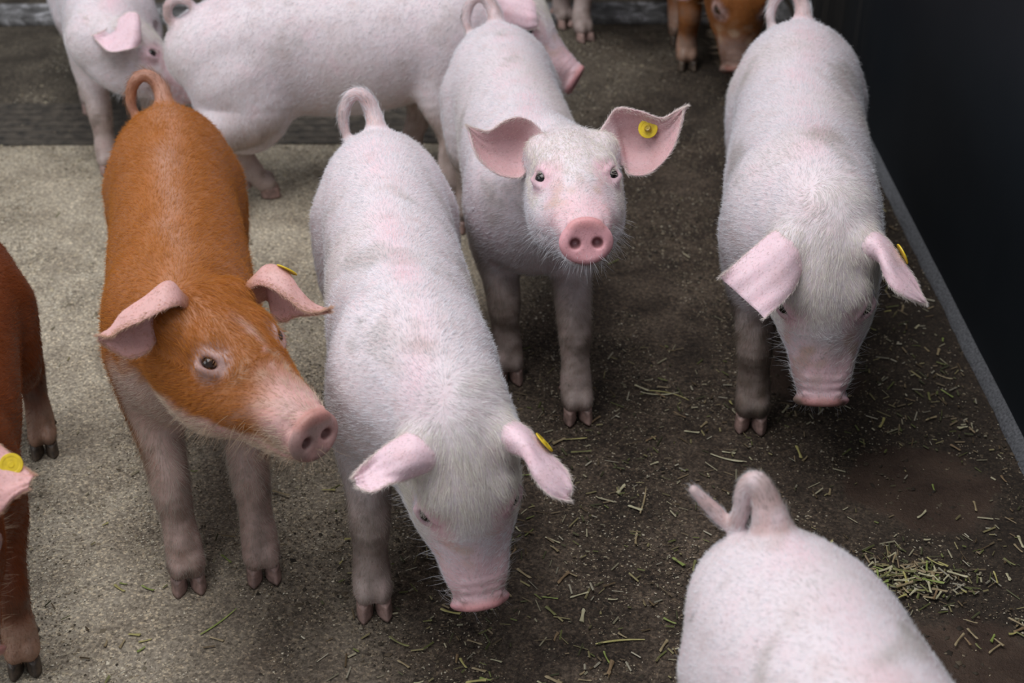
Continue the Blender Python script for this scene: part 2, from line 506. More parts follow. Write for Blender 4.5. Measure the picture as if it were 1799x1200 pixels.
# ------------------------------------------------------------------ litter
def attr_mat(name, rough=0.7):
    m, nt, b = new_mat(name)
    at = N(nt, 'ShaderNodeAttribute', attribute_name='Col'); nt.links.new(at.outputs['Color'], b.inputs['Base Color'])
    b.inputs['Roughness'].default_value = rough; b.inputs['Specular IOR Level'].default_value = 0.25
    return m
M_CRUMB = attr_mat('crumb')
def dampness(x, y):
    p = np.stack([x, y, 0 * x], 1)
    return smooth(-0.30, 0.26, x + 0.16 + (2.0 - y) * 0.26 + 0.18 * vnoise(p, 7, 60))
def scatter(name, n, x0, x1, y0, y1, smin, smax, pal_dry, pal_damp, p_keep, label, cat, flat=0.45, seed=0):
    r = np.random.default_rng(seed)
    x = r.uniform(x0, x1, n); y = r.uniform(y0, y1, n)
    dmp = dampness(x, y)
    k = r.random(n) < p_keep(x, y, dmp)
    x, y, dmp = x[k], y[k], dmp[k]; n = len(x)
    s = smin * (smax / smin) ** (r.random(n) ** 1.6)
    base = np.array([(1, 0, 0), (0, 1, 0), (-1, 0, 0), (0, -1, 0), (0.1, 0.1, 1.0)], float)
    ang = r.uniform(0, 6.28, n); el = r.uniform(0.35, 1.0, n)
    P = base[None] * np.stack([s, s * el, s * flat], 1)[:, None, :] * r.uniform(0.6, 1.3, (n, 5, 1))
    ca, sa = np.cos(ang)[:, None], np.sin(ang)[:, None]
    PX = P[..., 0] * ca - P[..., 1] * sa + x[:, None]; PY = P[..., 0] * sa + P[..., 1] * ca + y[:, None]
    V = np.stack([PX, PY, P[..., 2] - 0.0012], -1).reshape(-1, 3)
    f = np.array([(0, 1, 4), (1, 2, 4), (2, 3, 4), (3, 0, 4)])
    F = (f[None] + 5 * np.arange(n)[:, None, None]).reshape(-1, 3)
    pd, pw = np.array(pal_dry), np.array(pal_damp)
    cd = pd[r.integers(0, len(pd), n)]; cw = pw[r.integers(0, len(pw), n)]
    c = np.where((r.random(n) < dmp)[:, None], cw, cd) * r.uniform(0.75, 1.25, (n, 1))
    o = mesh_obj(name, V, F, M_CRUMB, None, False, np.repeat(c, 5, 0))
    o['kind'] = 'stuff'; o['label'] = label; o['category'] = cat
    return o
dry_pal = [(0.56, 0.50, 0.39), (0.44, 0.39, 0.30), (0.56, 0.51, 0.41), (0.20, 0.16, 0.11), (0.08, 0.065, 0.045), (0.36, 0.31, 0.22)]
damp_pal = [(0.11, 0.085, 0.058), (0.035, 0.026, 0.018), (0.05, 0.037, 0.025), (0.20, 0.155, 0.105), (0.30, 0.25, 0.175), (0.045, 0.034, 0.023), (0.14, 0.11, 0.075), (0.08, 0.06, 0.04), (0.34, 0.30, 0.23)]
bare_spot = lambda x, y: np.maximum.reduce([smooth(1.2, 0.7, ((x - a_) / b_) ** 2 + ((y - c_) / d_) ** 2) for a_, c_, b_, d_ in ((0.62, 1.70, 0.12, 0.11), (0.57, 1.33, 0.16, 0.10), (0.50, 2.02, 0.10, 0.09))])
fade = lambda x, y, d: (1 - 0.93 * bare_spot(x, y)) * (1 - 0.55 * smooth(0.35, 0.7, x)) * (1 - 0.6 * smooth(2.9, 3.05, y))
scatter('sawdust_crumbs', 230000, -1.2, 0.79, 0.85, 3.7, 0.0009, 0.0028, dry_pal, damp_pal, fade, 'fine sawdust and feed crumbs scattered over the pen floor', 'sawdust', seed=11)
scatter('dirt_clumps', 8500, -1.2, 0.79, 0.85, 3.7, 0.003, 0.0065, [(0.20, 0.16, 0.11), (0.34, 0.29, 0.20), (0.12, 0.10, 0.07)], [(0.022, 0.016, 0.011), (0.04, 0.030, 0.02), (0.07, 0.052, 0.034)],
        lambda x, y, d: 0.25 + 0.75 * d, 'small dark clods of trodden dirt on the pen floor', 'dirt', flat=0.6, seed=12)

# straw: bent split stalks
def stalk(L, W, curve, curl, n=9, split=0.35):
    vs, fs = [], []
    for i in range(n):
        t = i / (n - 1); x = (t - 0.5) * L
        y = curve * L * (t - 0.5) ** 2 * 4; z = 0.0010 + W * 0.28 + curl * L * (2 * t - 1) ** 2
        w = W * (0.5 + 0.12 * math.sin(5 * t + L * 90)) * (1 - 0.35 * (t > 0.93))
        prof = [(-1, 0), (-0.6, 0.55), (0, 0.75), (0.6, 0.5), (1, -0.05), (0, -0.25)]
        for (a, b_) in prof: vs.append((x + (0.2 * W * a if i in (0, n - 1) else 0), y + a * w, z + b_ * w * 0.7))
    for i in range(n - 1):
        for j in range(6):
            a = i * 6 + j; b_ = i * 6 + (j + 1) % 6
            fs.append((a, b_, b_ + 6, a + 6))
    fs.append(tuple(reversed(range(6)))); fs.append(tuple(range((n - 1) * 6, n * 6)))
    return vs, fs
STRAW_M = [plain('straw_' + nme, c1, 0.55, c2, 130, spec=0.4) for nme, c1, c2 in (
    ('green', (0.15, 0.19, 0.04), (0.26, 0.30, 0.09)), ('yellow', (0.28, 0.25, 0.08), (0.42, 0.37, 0.15)), ('tan', (0.20, 0.15, 0.08), (0.34, 0.27, 0.16)),
    ('pale', (0.34, 0.31, 0.19), (0.50, 0.46, 0.31)), ('brown', (0.14, 0.09, 0.045), (0.27, 0.18, 0.10)), ('olive', (0.11, 0.11, 0.035), (0.22, 0.21, 0.08)))]
r = np.random.default_rng(21)
PROTO = []
for i in range(18):
    L = float(r.uniform(0.010, 0.028)) if i < 12 else float(r.uniform(0.04, 0.075))
    W = float(r.uniform(0.0024, 0.0046)) if i < 12 else float(r.uniform(0.0022, 0.0034))
    vs, fs = stalk(L, W, float(r.uniform(-0.06, 0.06)) * (2 if i >= 12 else 1), float(r.uniform(0, 0.06)))
    PROTO.append((vs, fs))
meshes = {}
def place_straw(x, y, ang, proto, mat_i, z=0.0, s=1.0, label=None, group=None, tilt=0.0):
    key = (proto, mat_i)
    if key not in meshes:
        o = mesh_obj('straw_stalk', PROTO[proto][0], PROTO[proto][1], STRAW_M[mat_i], smooth=False)
        meshes[key] = o.data
    else:
        o = bpy.data.objects.new('straw_stalk', meshes[key]); COL.objects.link(o)
    o.location = (x, y, z); o.rotation_euler = (0, tilt, ang); o.scale = (s, s, s)
    tag(o, label, 'straw', group)
    return o
GRP = {'pile': ('chopped straw stalk in the loose heap behind the near pig\'s rump', 'straw stalks in the loose heap'),
       'panel': ('short straw stalk on the dark damp floor along the grey panel edge', 'straw stalks along the panel'),
       'open': ('short straw stalk lying on the brown trodden floor between the pigs', 'straw stalks on the brown floor'),
       'left': ('thin straw stalk on the pale dusty floor at the left side', 'straw stalks on the pale floor')}
def strew(n, fx, fy, grp, seed, protos=range(12), mats=(0, 1, 2, 3, 3, 4, 5, 2), zs=0.0):
    r = np.random.default_rng(seed)
    for i in range(n):
        place_straw(float(fx(r)), float(fy(r)), float(r.uniform(0, 6.28)), int(r.choice(list(protos))), int(r.choice(list(mats))), float(r.uniform(0, zs)) if zs else 0.0, float(r.uniform(0.75, 1.2)), *GRP[grp])
strew(64, lambda r: r.normal(0.550, 0.055), lambda r: r.normal(1.500, 0.030), 'pile', 31, zs=0.006)
strew(14, lambda r: r.normal(0.655, 0.03), lambda r: r.normal(1.39, 0.022), 'pile', 32, zs=0.004)
strew(44, lambda r: 0.765 - abs(r.normal(0, 0.08)), lambda r: r.uniform(1.35, 2.5), 'panel', 33)
strew(76, lambda r: r.uniform(-0.05, 0.50), lambda r: r.uniform(1.35, 2.0), 'open', 34)
strew(26, lambda r: r.uniform(-0.15, 0.15), lambda r: r.uniform(1.27, 1.50), 'open', 35)
strew(22, lambda r: r.uniform(-0.62, -0.20), lambda r: r.uniform(1.30, 1.75), 'left', 36, mats=(0, 1, 2, 5))
# the longer stalks one can pick out singly
EXTRA = [(0.198, 1.672, 1.35, 13, 2, 'upright-lying long tan straw stalk left of the near pig\'s raised tail tip'), (0.335, 1.775, -0.40, 15, 3, 'long pale straw stalk on the floor right above the raised tail'),
         (0.263, 1.957, -0.40, 14, 1, 'long yellow straw stalk left of the forefoot of the pig by the panel'), (0.248, 1.952, 0.02, 12, 3, 'pale level straw stalk crossing a long yellow one near the panel pig\'s foot'),
         (0.099, 1.828, 0.10, 16, 1, 'yellow straw stalk just below the centre pig\'s forefoot'), (0.143, 1.379, 0.12, 17, 1, 'yellow straw stalk lying level on the floor left of the foreground pig'),
         (-0.394, 1.413, 0.9, 13, 0, 'green straw stalk on the floor below the orange pig\'s forefeet')]
for (x, y, a_, pr, mi, lb) in EXTRA:
    place_straw(x, y, a_, pr, mi, label=lb)
# countless chopped bits
r = np.random.default_rng(41)
n = 2100
vs_all, fs_all, cs = [], [], []
palette = np.array([(0.16, 0.17, 0.06), (0.28, 0.24, 0.12), (0.24, 0.18, 0.11), (0.38, 0.34, 0.23), (0.13, 0.09, 0.05), (0.10, 0.10, 0.05), (0.42, 0.38, 0.29)])
cnt = 0
for i in range(n):
    u = r.random()
    if u < 0.16: x, y = r.normal(0.545, 0.055), r.normal(1.505, 0.030)
    elif u < 0.42: x, y = 0.77 - abs(r.normal(0, 0.16)), r.uniform(1.05, 2.7)
    elif u < 0.88: x, y = r.uniform(-0.25, 0.75), r.uniform(1.0, 2.1)
    else: x, y = r.uniform(-1.0, 0.2), r.uniform(1.0, 2.6)
    if bare_spot(np.array([x]), np.array([y]))[0] > 0.4 and r.random() < 0.85: x, y = r.uniform(-0.1, 0.45), r.uniform(1.3, 2.0)
    L = 0.0022 * (5.5 ** r.random()); W = r.uniform(0.0006, 0.0016); a_ = r.uniform(0, 3.14); t1 = r.normal(0, 0.15)
    ca, sa = math.cos(a_), math.sin(a_)
    bx = [(-L, -W, 0), (L, -W, 0), (L, W, 0), (-L, W, 0), (-L, 0, W), (L, 0, W)]
    z0 = 0.0012 + r.random() * 0.0015
    for (p, q, z) in bx: vs_all.append((x + p * ca - q * sa, y + p * sa + q * ca, max(z + z0 + p * t1, 0.0003 + z)))
    b_ = cnt * 6; cnt += 1
    fs_all += [(b_, b_ + 1, b_ + 5, b_ + 4), (b_ + 2, b_ + 3, b_ + 4, b_ + 5), (b_, b_ + 3, b_ + 2, b_ + 1), (b_, b_ + 4, b_ + 3), (b_ + 1, b_ + 2, b_ + 5)]
    cs.append(palette[r.integers(0, len(palette))] * r.uniform(0.45, 1.0))
o = mesh_obj('chopped_straw', vs_all, fs_all, M_CRUMB, None, False, np.repeat(np.array(cs), 6, 0))
o['kind'] = 'stuff'; o['label'] = 'countless tiny chopped straw bits trodden over the floor'; o['category'] = 'straw'

# ------------------------------------------------------------------ pigs
COLOURS = {
    # skin, flank hair, pink bare skin, leg skin, leg hair
    'white': dict(skin=(0.70, 0.62, 0.65), hair=(0.85, 0.848, 0.885), pink=(0.76, 0.50, 0.56), leg=(0.46, 0.37, 0.345), leghair=(0.62, 0.54, 0.47)),
    'orange': dict(skin=(0.34, 0.125, 0.038), hair=(0.52, 0.200, 0.034), pink=(0.62, 0.36, 0.34), leg=(0.56, 0.40, 0.36), leghair=(0.70, 0.60, 0.52)),
    'brown': dict(skin=(0.27, 0.10, 0.03), hair=(0.42, 0.15, 0.028), pink=(0.40, 0.25, 0.22), leg=(0.25, 0.10, 0.04), leghair=(0.40, 0.15, 0.03)),
    'red': dict(skin=(0.16, 0.042, 0.014), hair=(0.25, 0.062, 0.012), pink=(0.55, 0.32, 0.30), leg=(0.18, 0.06, 0.025), leghair=(0.26, 0.075, 0.018)),
}

def ear_mesh(stations, nu=36, nv=21, thick=0.0034, seed=0):
    S = np.array(stations, float)          # station x (upper edge, lower edge, bulge) x xyz, head space
    base = S[0].copy()
    mid = (S[0, 0] + S[0, 1]) / 2
    inside = np.array([mid[0] * 0.6 + 0.005, mid[1] * 0.45, mid[2] * 0.45])
    pre = np.array([inside + (S[0, 0] - mid) * 0.45, inside + (S[0, 1] - mid) * 0.7, S[0, 2]])
    S = np.concatenate([pre[None], S])
    C = catmull(S.reshape(len(S), 9), nu).reshape(nu, 3, 3)
    v = np.sin(np.linspace(-1, 1, nv) * math.pi / 2)
    prof = (1 - np.abs(v) ** 2.2)
    P = (C[:, None, 0] * (1 - v[None, :, None]) + C[:, None, 1] * (1 + v[None, :, None])) / 2 + C[:, None, 2] * prof[None, :, None]
    # gentle irregular ripple of the cartilage
    r = np.random.default_rng(seed)
    uu = np.linspace(0, 1, nu)[:, None]; vv = v[None, :]
    rip = 0.0014 * np.sin(7 * uu + 3 * vv + r.uniform(0, 6)) * uu + 0.001 * np.sin(11 * vv + 4 * uu + r.uniform(0, 6)) * uu
    du = np.gradient(P, axis=0); dv = np.gradient(P, axis=1)
    Nn = unit(np.cross(du, dv))
    P = P + Nn * rip[..., None]
    th = thick * (1 + 1.6 * (1 - uu)) * np.sqrt(np.maximum(1 - np.abs(vv) ** 4, 0.0) + 0.04) * np.clip((1.02 - uu) * 9, 0.25, 1)
    top = P + Nn * th[..., None] / 2; bot = P - Nn * th[..., None] / 2
    V = np.vstack([top.reshape(-1, 3), bot.reshape(-1, 3)])
    F = []
    K = nu * nv
    for i in range(nu - 1):
        for j in range(nv - 1):
            a = i * nv + j
            F.append((a, a + nv, a + nv + 1, a + 1)); F.append((K + a, K + a + 1, K + a + nv + 1, K + a + nv))
        F.append((i * nv, K + i * nv, K + (i + 1) * nv, (i + 1) * nv))
        a = i * nv + nv - 1
        F.append((a, a + nv, K + a + nv, K + a))
    for j in range(nv - 1):
        a = (nu - 1) * nv + j
        F.append((a, K + a, K + a + 1, a + 1))
    F = np.array(F)
    U = np.concatenate([np.repeat(uu, nv, 1).ravel()] * 2)
    W = np.concatenate([np.repeat(vv, nu, 0).ravel()] * 2)
    NN = np.vstack([Nn.reshape(-1, 3), -Nn.reshape(-1, 3)])
    T = unit(np.concatenate([du.reshape(-1, 3)] * 2))
    return V, F, U, W, NN, T, (P, Nn)

def claw_mesh(out, c, fwd, side, s, L=0.021, Wd=0.0105, Hh=0.023):
    """one pointed claw: flat sole, sloping front wall"""
    vs, fs = out
    nr, ns = 9, 14
    base = len(vs)
    for i in range(nr):
        t = i / (nr - 1)                      # 0 sole .. 1 coronet
        for j in range(ns):
            a = 2 * math.pi * j / ns
            x = math.cos(a); y = math.sin(a)
            front = max(x, 0)
            rx = L * (1.0 - 0.10 * t) * (1 + 0.20 * front ** 3); ry = Wd * (1 - 0.04 * t) * (1 - 0.42 * front ** 4)
            tt = t
            p = c + fwd * (x * rx - t * 0.004) + side * (y * ry) + np.array([0, 0, Hh * tt * (1 - 0.15 * front * t)])
            vs.append(p)
    top = len(vs); vs.append(c + fwd * -0.006 + np.array([0, 0, Hh * 1.05]))
    bot = len(vs); vs.append(c + np.array([0, 0, 0.0]))
    for i in range(nr - 1):
        for j in range(ns):
            a = base + i * ns + j; b = base + i * ns + (j + 1) % ns
            fs.append((a, b, b + ns, a + ns))
    for j in range(ns):
        fs.append((base + (nr - 1) * ns + j, base + (nr - 1) * ns + (j + 1) % ns, top))
        fs.append((base + (j + 1) % ns, base + j, bot))

def make_pig(name, pose, colour, ears, feet, tail, label, group=None, vox=0.0026, hairs=60000, tags=(), fore_len=0.013,
             hair_len=0.0105, hoof=None, torso_tweak=None, eye_mat=None, eye_sides=(1, -1), snout_dark=0.0, hair_r=0.00016, seed=0, dirt=0.5, squint=0.0, legdirt=0.0):
    X, Y, head_deg, S, hx, hy, hz, yaw, pitch, roll = pose
    th = math.radians(head_deg)
    root = bpy.data.objects.new('pig', None); COL.objects.link(root)
    root.empty_display_size = 0.1
    root.location = (X, Y, 0); root.rotation_euler = (0, 0, th); root.scale = (1, 1, 1)
    tag(root, label, 'pig', group)
    c, s = math.cos(th), math.sin(th)
    pal = COLOURS[colour]
    hoofm = hoof or M_HOOF
    RH = rot(math.radians(yaw), math.radians(pitch), math.radians(roll))
    HO = np.array([hx, hy, hz])
    H = lambda p: RH @ np.asarray(p, float) + HO
    loc = lambda w: np.array([c * (w[0] - X) + s * (w[1] - Y), -s * (w[0] - X) + c * (w[1] - Y)]) / S
    B = Body()
    # --- trunk
    T = torso_tweak or {}
    by = T.get('belly', 0.0)
    fat = T.get('fat', 1.0); LN = T.get('len', 1.0); DZ = T.get('up', 0.0); TB = T.get('tall', 1.0)
    secs = [(-0.590, 0.315, 0.052, 0.052), (-0.562, 0.317, 0.078, 0.080), (-0.500, 0.316, 0.092, 0.104), (-0.420, 0.310, 0.095, 0.114),
            (-0.330, 0.305 - by, 0.095, 0.118 + by), (-0.220, 0.302 - by, 0.100, 0.122 + by), (-0.120, 0.305, 0.101, 0.123),
            (-0.040, 0.315, 0.095, 0.120), (0.020, 0.325, 0.084, 0.104), (0.055, 0.330, 0.062, 0.080)]
    B.sweep([(x * (LN if x < 0 else 1), 0, z + DZ) for x, z, a, b in secs], [(a * fat, b * TB) for x, z, a, b in secs], k=0.03, n=34)
    B.ell((-0.490 * LN, 0.045 * fat, 0.262 + DZ - T.get('ham', 0.0)), (0.085 + 0.6 * T.get('ham', 0.0), 0.047 * fat, 0.112 + 0.5 * T.get('ham', 0.0)), k=0.035)
    B.ell((-0.490 * LN, -0.045 * fat, 0.262 + DZ - T.get('ham', 0.0)), (0.085 + 0.6 * T.get('ham', 0.0), 0.047 * fat, 0.112 + 0.5 * T.get('ham', 0.0)), k=0.035)
    B.ell((-0.010, 0.050, 0.285), (0.068, 0.045, 0.105), k=0.035)
    B.ell((-0.010, -0.050, 0.285), (0.068, 0.045, 0.105), k=0.035)
    B.ell((0.045, 0, 0.270), (0.055, 0.060, 0.070), k=0.04)
    # --- neck
    nk0 = np.array([0.0, 0, 0.325]); nk2 = H((-0.015, 0, -0.012))
    nk1 = (nk0 + nk2) / 2 + RH @ np.array([-0.02, 0, 0.0]) * 0.4 + np.array([0, 0, 0.008])
    B.sweep([nk0, nk1, nk2], [(0.086, 0.100), (0.075, 0.088), (0.064, 0.070)], k=0.045, n=12)
    # --- tail
    tp = [np.array(t[:3]) + [0.56 * (1 - LN), 0, DZ * 1.5] for t in tail]; tr = [t[3] for t in tail]
    B.sweep(tp, tr, k=0.016, n=34, group='tail', lateral=(0.3, 1, 0.2))
    # --- legs
    feet_local = []
    for kind, side, (fx, fy), lift in feet:
        f = loc((fx, fy))
        feet_local.append((kind, side, f, lift))
        sy = side
        if kind == 'front':
            top = np.array([-0.010, sy * 0.060])
            L = lambda t: top + (f - top) * t
            pts = [(*L(0.0), 0.285), (*(L(0.25) + [-0.022, sy * 0.004]), 0.215), (*(L(0.55) + [-0.006, 0]), 0.165), (*(L(0.72) + [0.006, 0]), 0.127 + lift * 0.4),
                   (*(L(0.86) + [0.0, 0]), 0.088 + lift), (*(L(0.97) + [0.000, 0]), 0.054 + lift), (*(L(1.0) + [0.010, 0]), 0.034 + lift)]
            rr = [(0.040, 0.056), (0.036, 0.045), (0.029, 0.033), (0.0265, 0.0285), (0.0225, 0.0230), (0.0250, 0.0245), (0.0235, 0.0190)]
        else:
            top = np.array([-0.500 * LN, sy * 0.060])
            L = lambda t: top + (f - top) * t
            pts = [(*L(0.0), 0.280 + DZ), (*(L(0.25) + [0.050, sy * 0.002]), 0.215), (*(L(0.60) + [0.000, 0]), 0.168), (*(L(0.80) + [-0.034, 0]), 0.138 + lift * 0.5),
                   (*(L(0.92) + [-0.022, 0]), 0.090 + lift), (*(L(0.99) + [-0.008, 0]), 0.054 + lift), (*(L(1.0) + [0.006, 0]), 0.034 + lift)]
            rr = [(0.052, 0.078), (0.045, 0.062), (0.031, 0.038), (0.0255, 0.029), (0.0205, 0.0215), (0.0235, 0.0235), (0.0205, 0.018)]
        B.sweep(pts, rr, k=0.026, n=26, group='leg')
        for q in (1, -1):
            B.ell((f[0] + 0.014, f[1] + q * 0.0116, 0.033 + lift), (0.0205, 0.0118, 0.0175), k=0.010, group='leg')
    # --- head
    G = 'head'
    hs = [(-0.035, -0.012, 0.058, 0.062), (0.000, -0.012, 0.066, 0.072), (0.035, -0.014, 0.0650, 0.073), (0.070, -0.022, 0.0605, 0.066),
          (0.105, -0.032, 0.0500, 0.0545), (0.140, -0.039, 0.0405, 0.0445), (0.172, -0.043, 0.0345, 0.0370), (0.198, -0.045, 0.0315, 0.0310), (0.210, -0.0455, 0.0315, 0.028)]
    B.sweep([H((x, 0, z)) for x, z, a, b in hs], [(a, b) for x, z, a, b in hs], lateral=RH @ np.array([0, 1, 0]), k=0.03, n=36, group=G)
    js = [(0.00, -0.058, 0.050, 0.036), (0.05, -0.070, 0.045, 0.032), (0.10, -0.074, 0.036, 0.023), (0.15, -0.072, 0.027, 0.017), (0.185, -0.070, 0.021, 0.012)]
    B.sweep([H((x, 0, z)) for x, z, a, b in js], [(a, b) for x, z, a, b in js], lateral=RH @ np.array([0, 1, 0]), k=0.022, n=18, group=G)
    for q in (1, -1):
        B.ell(H((0.045, q * 0.038, -0.055)), (0.058, 0.029, 0.040), RH, k=0.03, group=G)      # jowl
        B.ell(H((0.088, q * 0.036, -0.038)), (0.046, 0.022, 0.026), RH, k=0.02, group=G)      # cheek bone
        B.ell(H((0.055, q * 0.037, 0.026)), (0.024, 0.015, 0.016), RH, k=0.02, group=G)      # brow
        B.ell(H((0.002, q * 0.047, 0.034)), (0.024, 0.020, 0.024), RH, k=0.02, group=G)      # ear root
        B.ell(H((0.140, q * 0.026, -0.030)), (0.048, 0.014, 0.018), RH, k=0.015, group=G)    # ridge beside the nose
    # snout plate
    RS = RH @ rot(0, math.radians(8), 0)
    B.ell(H((0.2105, 0, -0.0450)), (0.0100, 0.0370, 0.0295), RS, k=0.006, group=G)
    B.ell(H((0.2110, 0, -0.0230)), (0.0070, 0.0200, 0.0110), RS, k=0.010, group=G)
    B.ell(H((0.2390, 0, -0.0450)), (0.0225, 0.0600, 0.0520), RS, k=0.006, sub=True, group=G)
    for i, xx in enumerate((0.199, 0.188, 0.177)):
        B.ell(H((xx, 0, -0.0190 + 0.0030 * i)), (0.0032, 0.024 - 0.002 * i, 0.0040), RH, k=0.007, group=G)   # wrinkles
    # eyes
    eyes = []
    for q in (1, -1):
        ec = np.array([0.079, q * 0.0475, 0.0115])
        n = unit(np.array([0.50, q * 0.62, 0.62]))
        hor = unit(np.array([0.80, -q * 0.50, -0.30])); hor = unit(hor - n * (n @ hor)); ver = np.cross(n, hor) * q
        if ver[2] < 0: ver = -ver
        RE = RH @ np.stack([hor, ver, n], 1)
        B.ell(H(ec + n * 0.0300), (0.024, 0.021, 0.0215), RE, k=0.012, sub=True, group=G)
        B.ell(H(ec - n * 0.001), (0.0185, 0.0165, 0.0135), RE, k=0.008, group=G)                         # orbit
        B.ell(H(ec + n * 0.0080 + ver * 0.0110), (0.016, 0.0036, 0.0040), RE, k=0.006, group=G)             # upper lid fold
        B.ell(H(ec + n * 0.0070 - ver * 0.0098), (0.0135, 0.0028, 0.0032), RE, k=0.006, group=G)           # lower lid fold
        B.ell(H(ec + n * 0.012 - ver * squint * 0.003), (0.0122, 0.0064 * (1 - squint), 0.0092), RE, k=0.0025, sub=True, group=G)
        eyes.append((H(ec + n * 0.0016), n, RE, q))
        B.ell(H((0.222, q * 0.0150, -0.0450)), (0.0170, 0.0078, 0.0078), RS, k=0.004, sub=True, group=G)  # nostril
        B.sweep([H((0.206, q * 0.020, -0.070)), H((0.170, q * 0.034, -0.066)), H((0.130, q * 0.046, -0.068)), H((0.100, q * 0.056, -0.060))],
                [0.0028, 0.0034, 0.0032, 0.0018], k=0.006, n=10, sub=True, group=G)                      # mouth line
    # --- polygonise
    lo = np.array([-0.72, -0.20, 0.0]); hi = np.array([0.42, 0.20, 0.56])
    for kk in range(2):
        allp = [H((0.23, 0, -0.05)), H((0, 0.08, 0.08)), H((0, -0.08, 0.08))] + [np.array([f[0] - 0.04, f[1] - 0.05, 0.02]) for _, _, f, _ in feet_local] + [np.array([f[0] + 0.05, f[1] + 0.05, 0.02]) for _, _, f, _ in feet_local] + tp
    lo = np.minimum(lo, np.min(allp, 0) - 0.03); hi = np.maximum(hi, np.max(allp, 0) + 0.04); lo[2] = -0.02
    V, F, NV = B.polygonise(lo, hi, vox)
    # distances to the regions, for colour and for the lie of the hair
    dH = B.field(V, margin=0.12, groups=('head',)); dT = B.field(V, margin=0.12, groups=('torso',))
    dL = B.field(V, margin=0.08, groups=('leg',)); dTail = B.field(V, margin=0.05, groups=('tail',))
    wH = smooth(-0.012, 0.012, dT - dH)
    wH = wH * smooth(0.0, 0.012, dL - dH)
    wL = smooth(-0.01, 0.015, dT - dL) * (V[:, 2] < 0.27)
    wTail = smooth(0.0, 0.01, dT - dTail) * (V[:, 0] < -0.5)
    hl = (V - HO) @ RH                                          # head space
    nz = vnoise(V, 38, seed); nz2 = vnoise(V, 95, seed + 3)
    sk, pk, lg = np.array(pal['skin']), np.array(pal['pink']), np.array(pal['leg'])
    hairc = np.array(pal['hair']); lhair = np.array(pal['leghair'])
    def blend(a, b, w): return a * (1 - w[:, None]) + b * w[:, None]
    colr = np.tile(sk, (len(V), 1)); hcol = np.tile(hairc, (len(V), 1)); hden = np.ones(len(V)); hlen = np.full(len(V), hair_len)
    if colour == 'white':
        # pink skin shows along the spine and in loose patches; greyish soiling in others
        sp = np.exp(-(V[:, 1] / 0.028) ** 2) * (NV[:, 2] > 0.3) * (1 - wH) * (0.25 + 0.22 * nz)
        colr = blend(colr, pk * 1.02, np.clip(sp + 0.13 * smooth(0.5, 1.3, nz), 0, 1))
        hden *= 1 - 0.35 * np.clip(sp, 0, 1)
        spots = smooth(1.45, 1.75, vnoise(V, 150, seed + 17) + 0.25 * nz2) * dirt * (1 - wH)
        colr = blend(colr, np.array((0.28, 0.27, 0.27)), spots * 0.7); hcol = blend(hcol, np.array((0.42, 0.41, 0.41)), spots * 0.8)
        dd = dirt * smooth(0.35, 1.3, vnoise(V, 26, seed + 9) + 0.35 * nz2)
        colr = blend(colr, np.array((0.30, 0.27, 0.23)), np.clip(dd * 0.6, 0, 1)); hcol = blend(hcol, np.array((0.44, 0.41, 0.36)), np.clip(dd * 0.75, 0, 1))
        cr = smooth(0.1, 1.1, vnoise(V, 15, seed + 12)); hcol = hcol * (1 - 0.10 * cr[:, None] * np.array([0.6, 0.9, 1.5]))
        legw = smooth(0.24, 0.13, V[:, 2]) * np.clip(wL, 0, 1)
        colr = blend(colr, lg, legw); hcol = blend(hcol, lhair, legw)
    elif colour == 'orange':
        sp = np.exp(-(V[:, 1] / 0.022) ** 2) * (NV[:, 2] > 0.3) * (1 - wH) * np.clip(0.55 + 0.5 * nz, 0, 1)
        colr = blend(colr, np.array((0.50, 0.30, 0.24)), sp * 0.55); hcol = blend(hcol, np.array((0.60, 0.34, 0.18)), sp * 0.3)
        hden *= 1 - 0.4 * sp
        frontw = smooth(-0.06, 0.02, V[:, 0]) * smooth(0.33, 0.26, V[:, 2] + 0.02 * nz) * (1 - wH * 0.5)
        legw = np.maximum(frontw, smooth(0.20, 0.13, V[:, 2] + 0.015 * nz) * np.clip(wL, 0, 1) * 0.9)
        outer = smooth(0.25, 0.65, NV[:, 1] * np.sign(V[:, 1]) + 0.22 * nz2) * smooth(0.13, 0.20, V[:, 2]) * 0.92
        legw = np.maximum(legw * (1 - outer), smooth(0.0, 0.04, V[:, 0] + 0.02 * nz) * smooth(0.345, 0.295, V[:, 2] + 0.02 * nz2) * smooth(0.25, 0.6, NV[:, 0]) * (1 - wH) * 0.9)
        colr = blend(colr, lg, legw); hcol = blend(hcol, np.array((0.76, 0.69, 0.61)), legw)
    else:
        legw = smooth(0.10, 0.06, V[:, 2]) * np.clip(wL, 0, 1)
        colr = blend(colr, np.array((0.36, 0.22, 0.16)), legw); hcol = blend(hcol, np.array((0.36, 0.20, 0.12)), legw)
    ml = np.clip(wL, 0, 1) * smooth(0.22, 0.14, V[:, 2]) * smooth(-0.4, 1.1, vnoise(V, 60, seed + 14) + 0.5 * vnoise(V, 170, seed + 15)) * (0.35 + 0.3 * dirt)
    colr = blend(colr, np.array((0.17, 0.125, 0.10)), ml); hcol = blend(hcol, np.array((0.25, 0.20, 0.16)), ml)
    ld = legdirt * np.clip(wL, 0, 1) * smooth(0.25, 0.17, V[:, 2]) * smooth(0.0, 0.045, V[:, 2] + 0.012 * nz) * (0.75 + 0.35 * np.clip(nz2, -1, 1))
    colr = blend(colr, np.array((0.115, 0.085, 0.062)), np.clip(ld, 0, 0.95)); hcol = blend(hcol, np.array((0.155, 0.12, 0.09)), np.clip(ld, 0, 0.95))
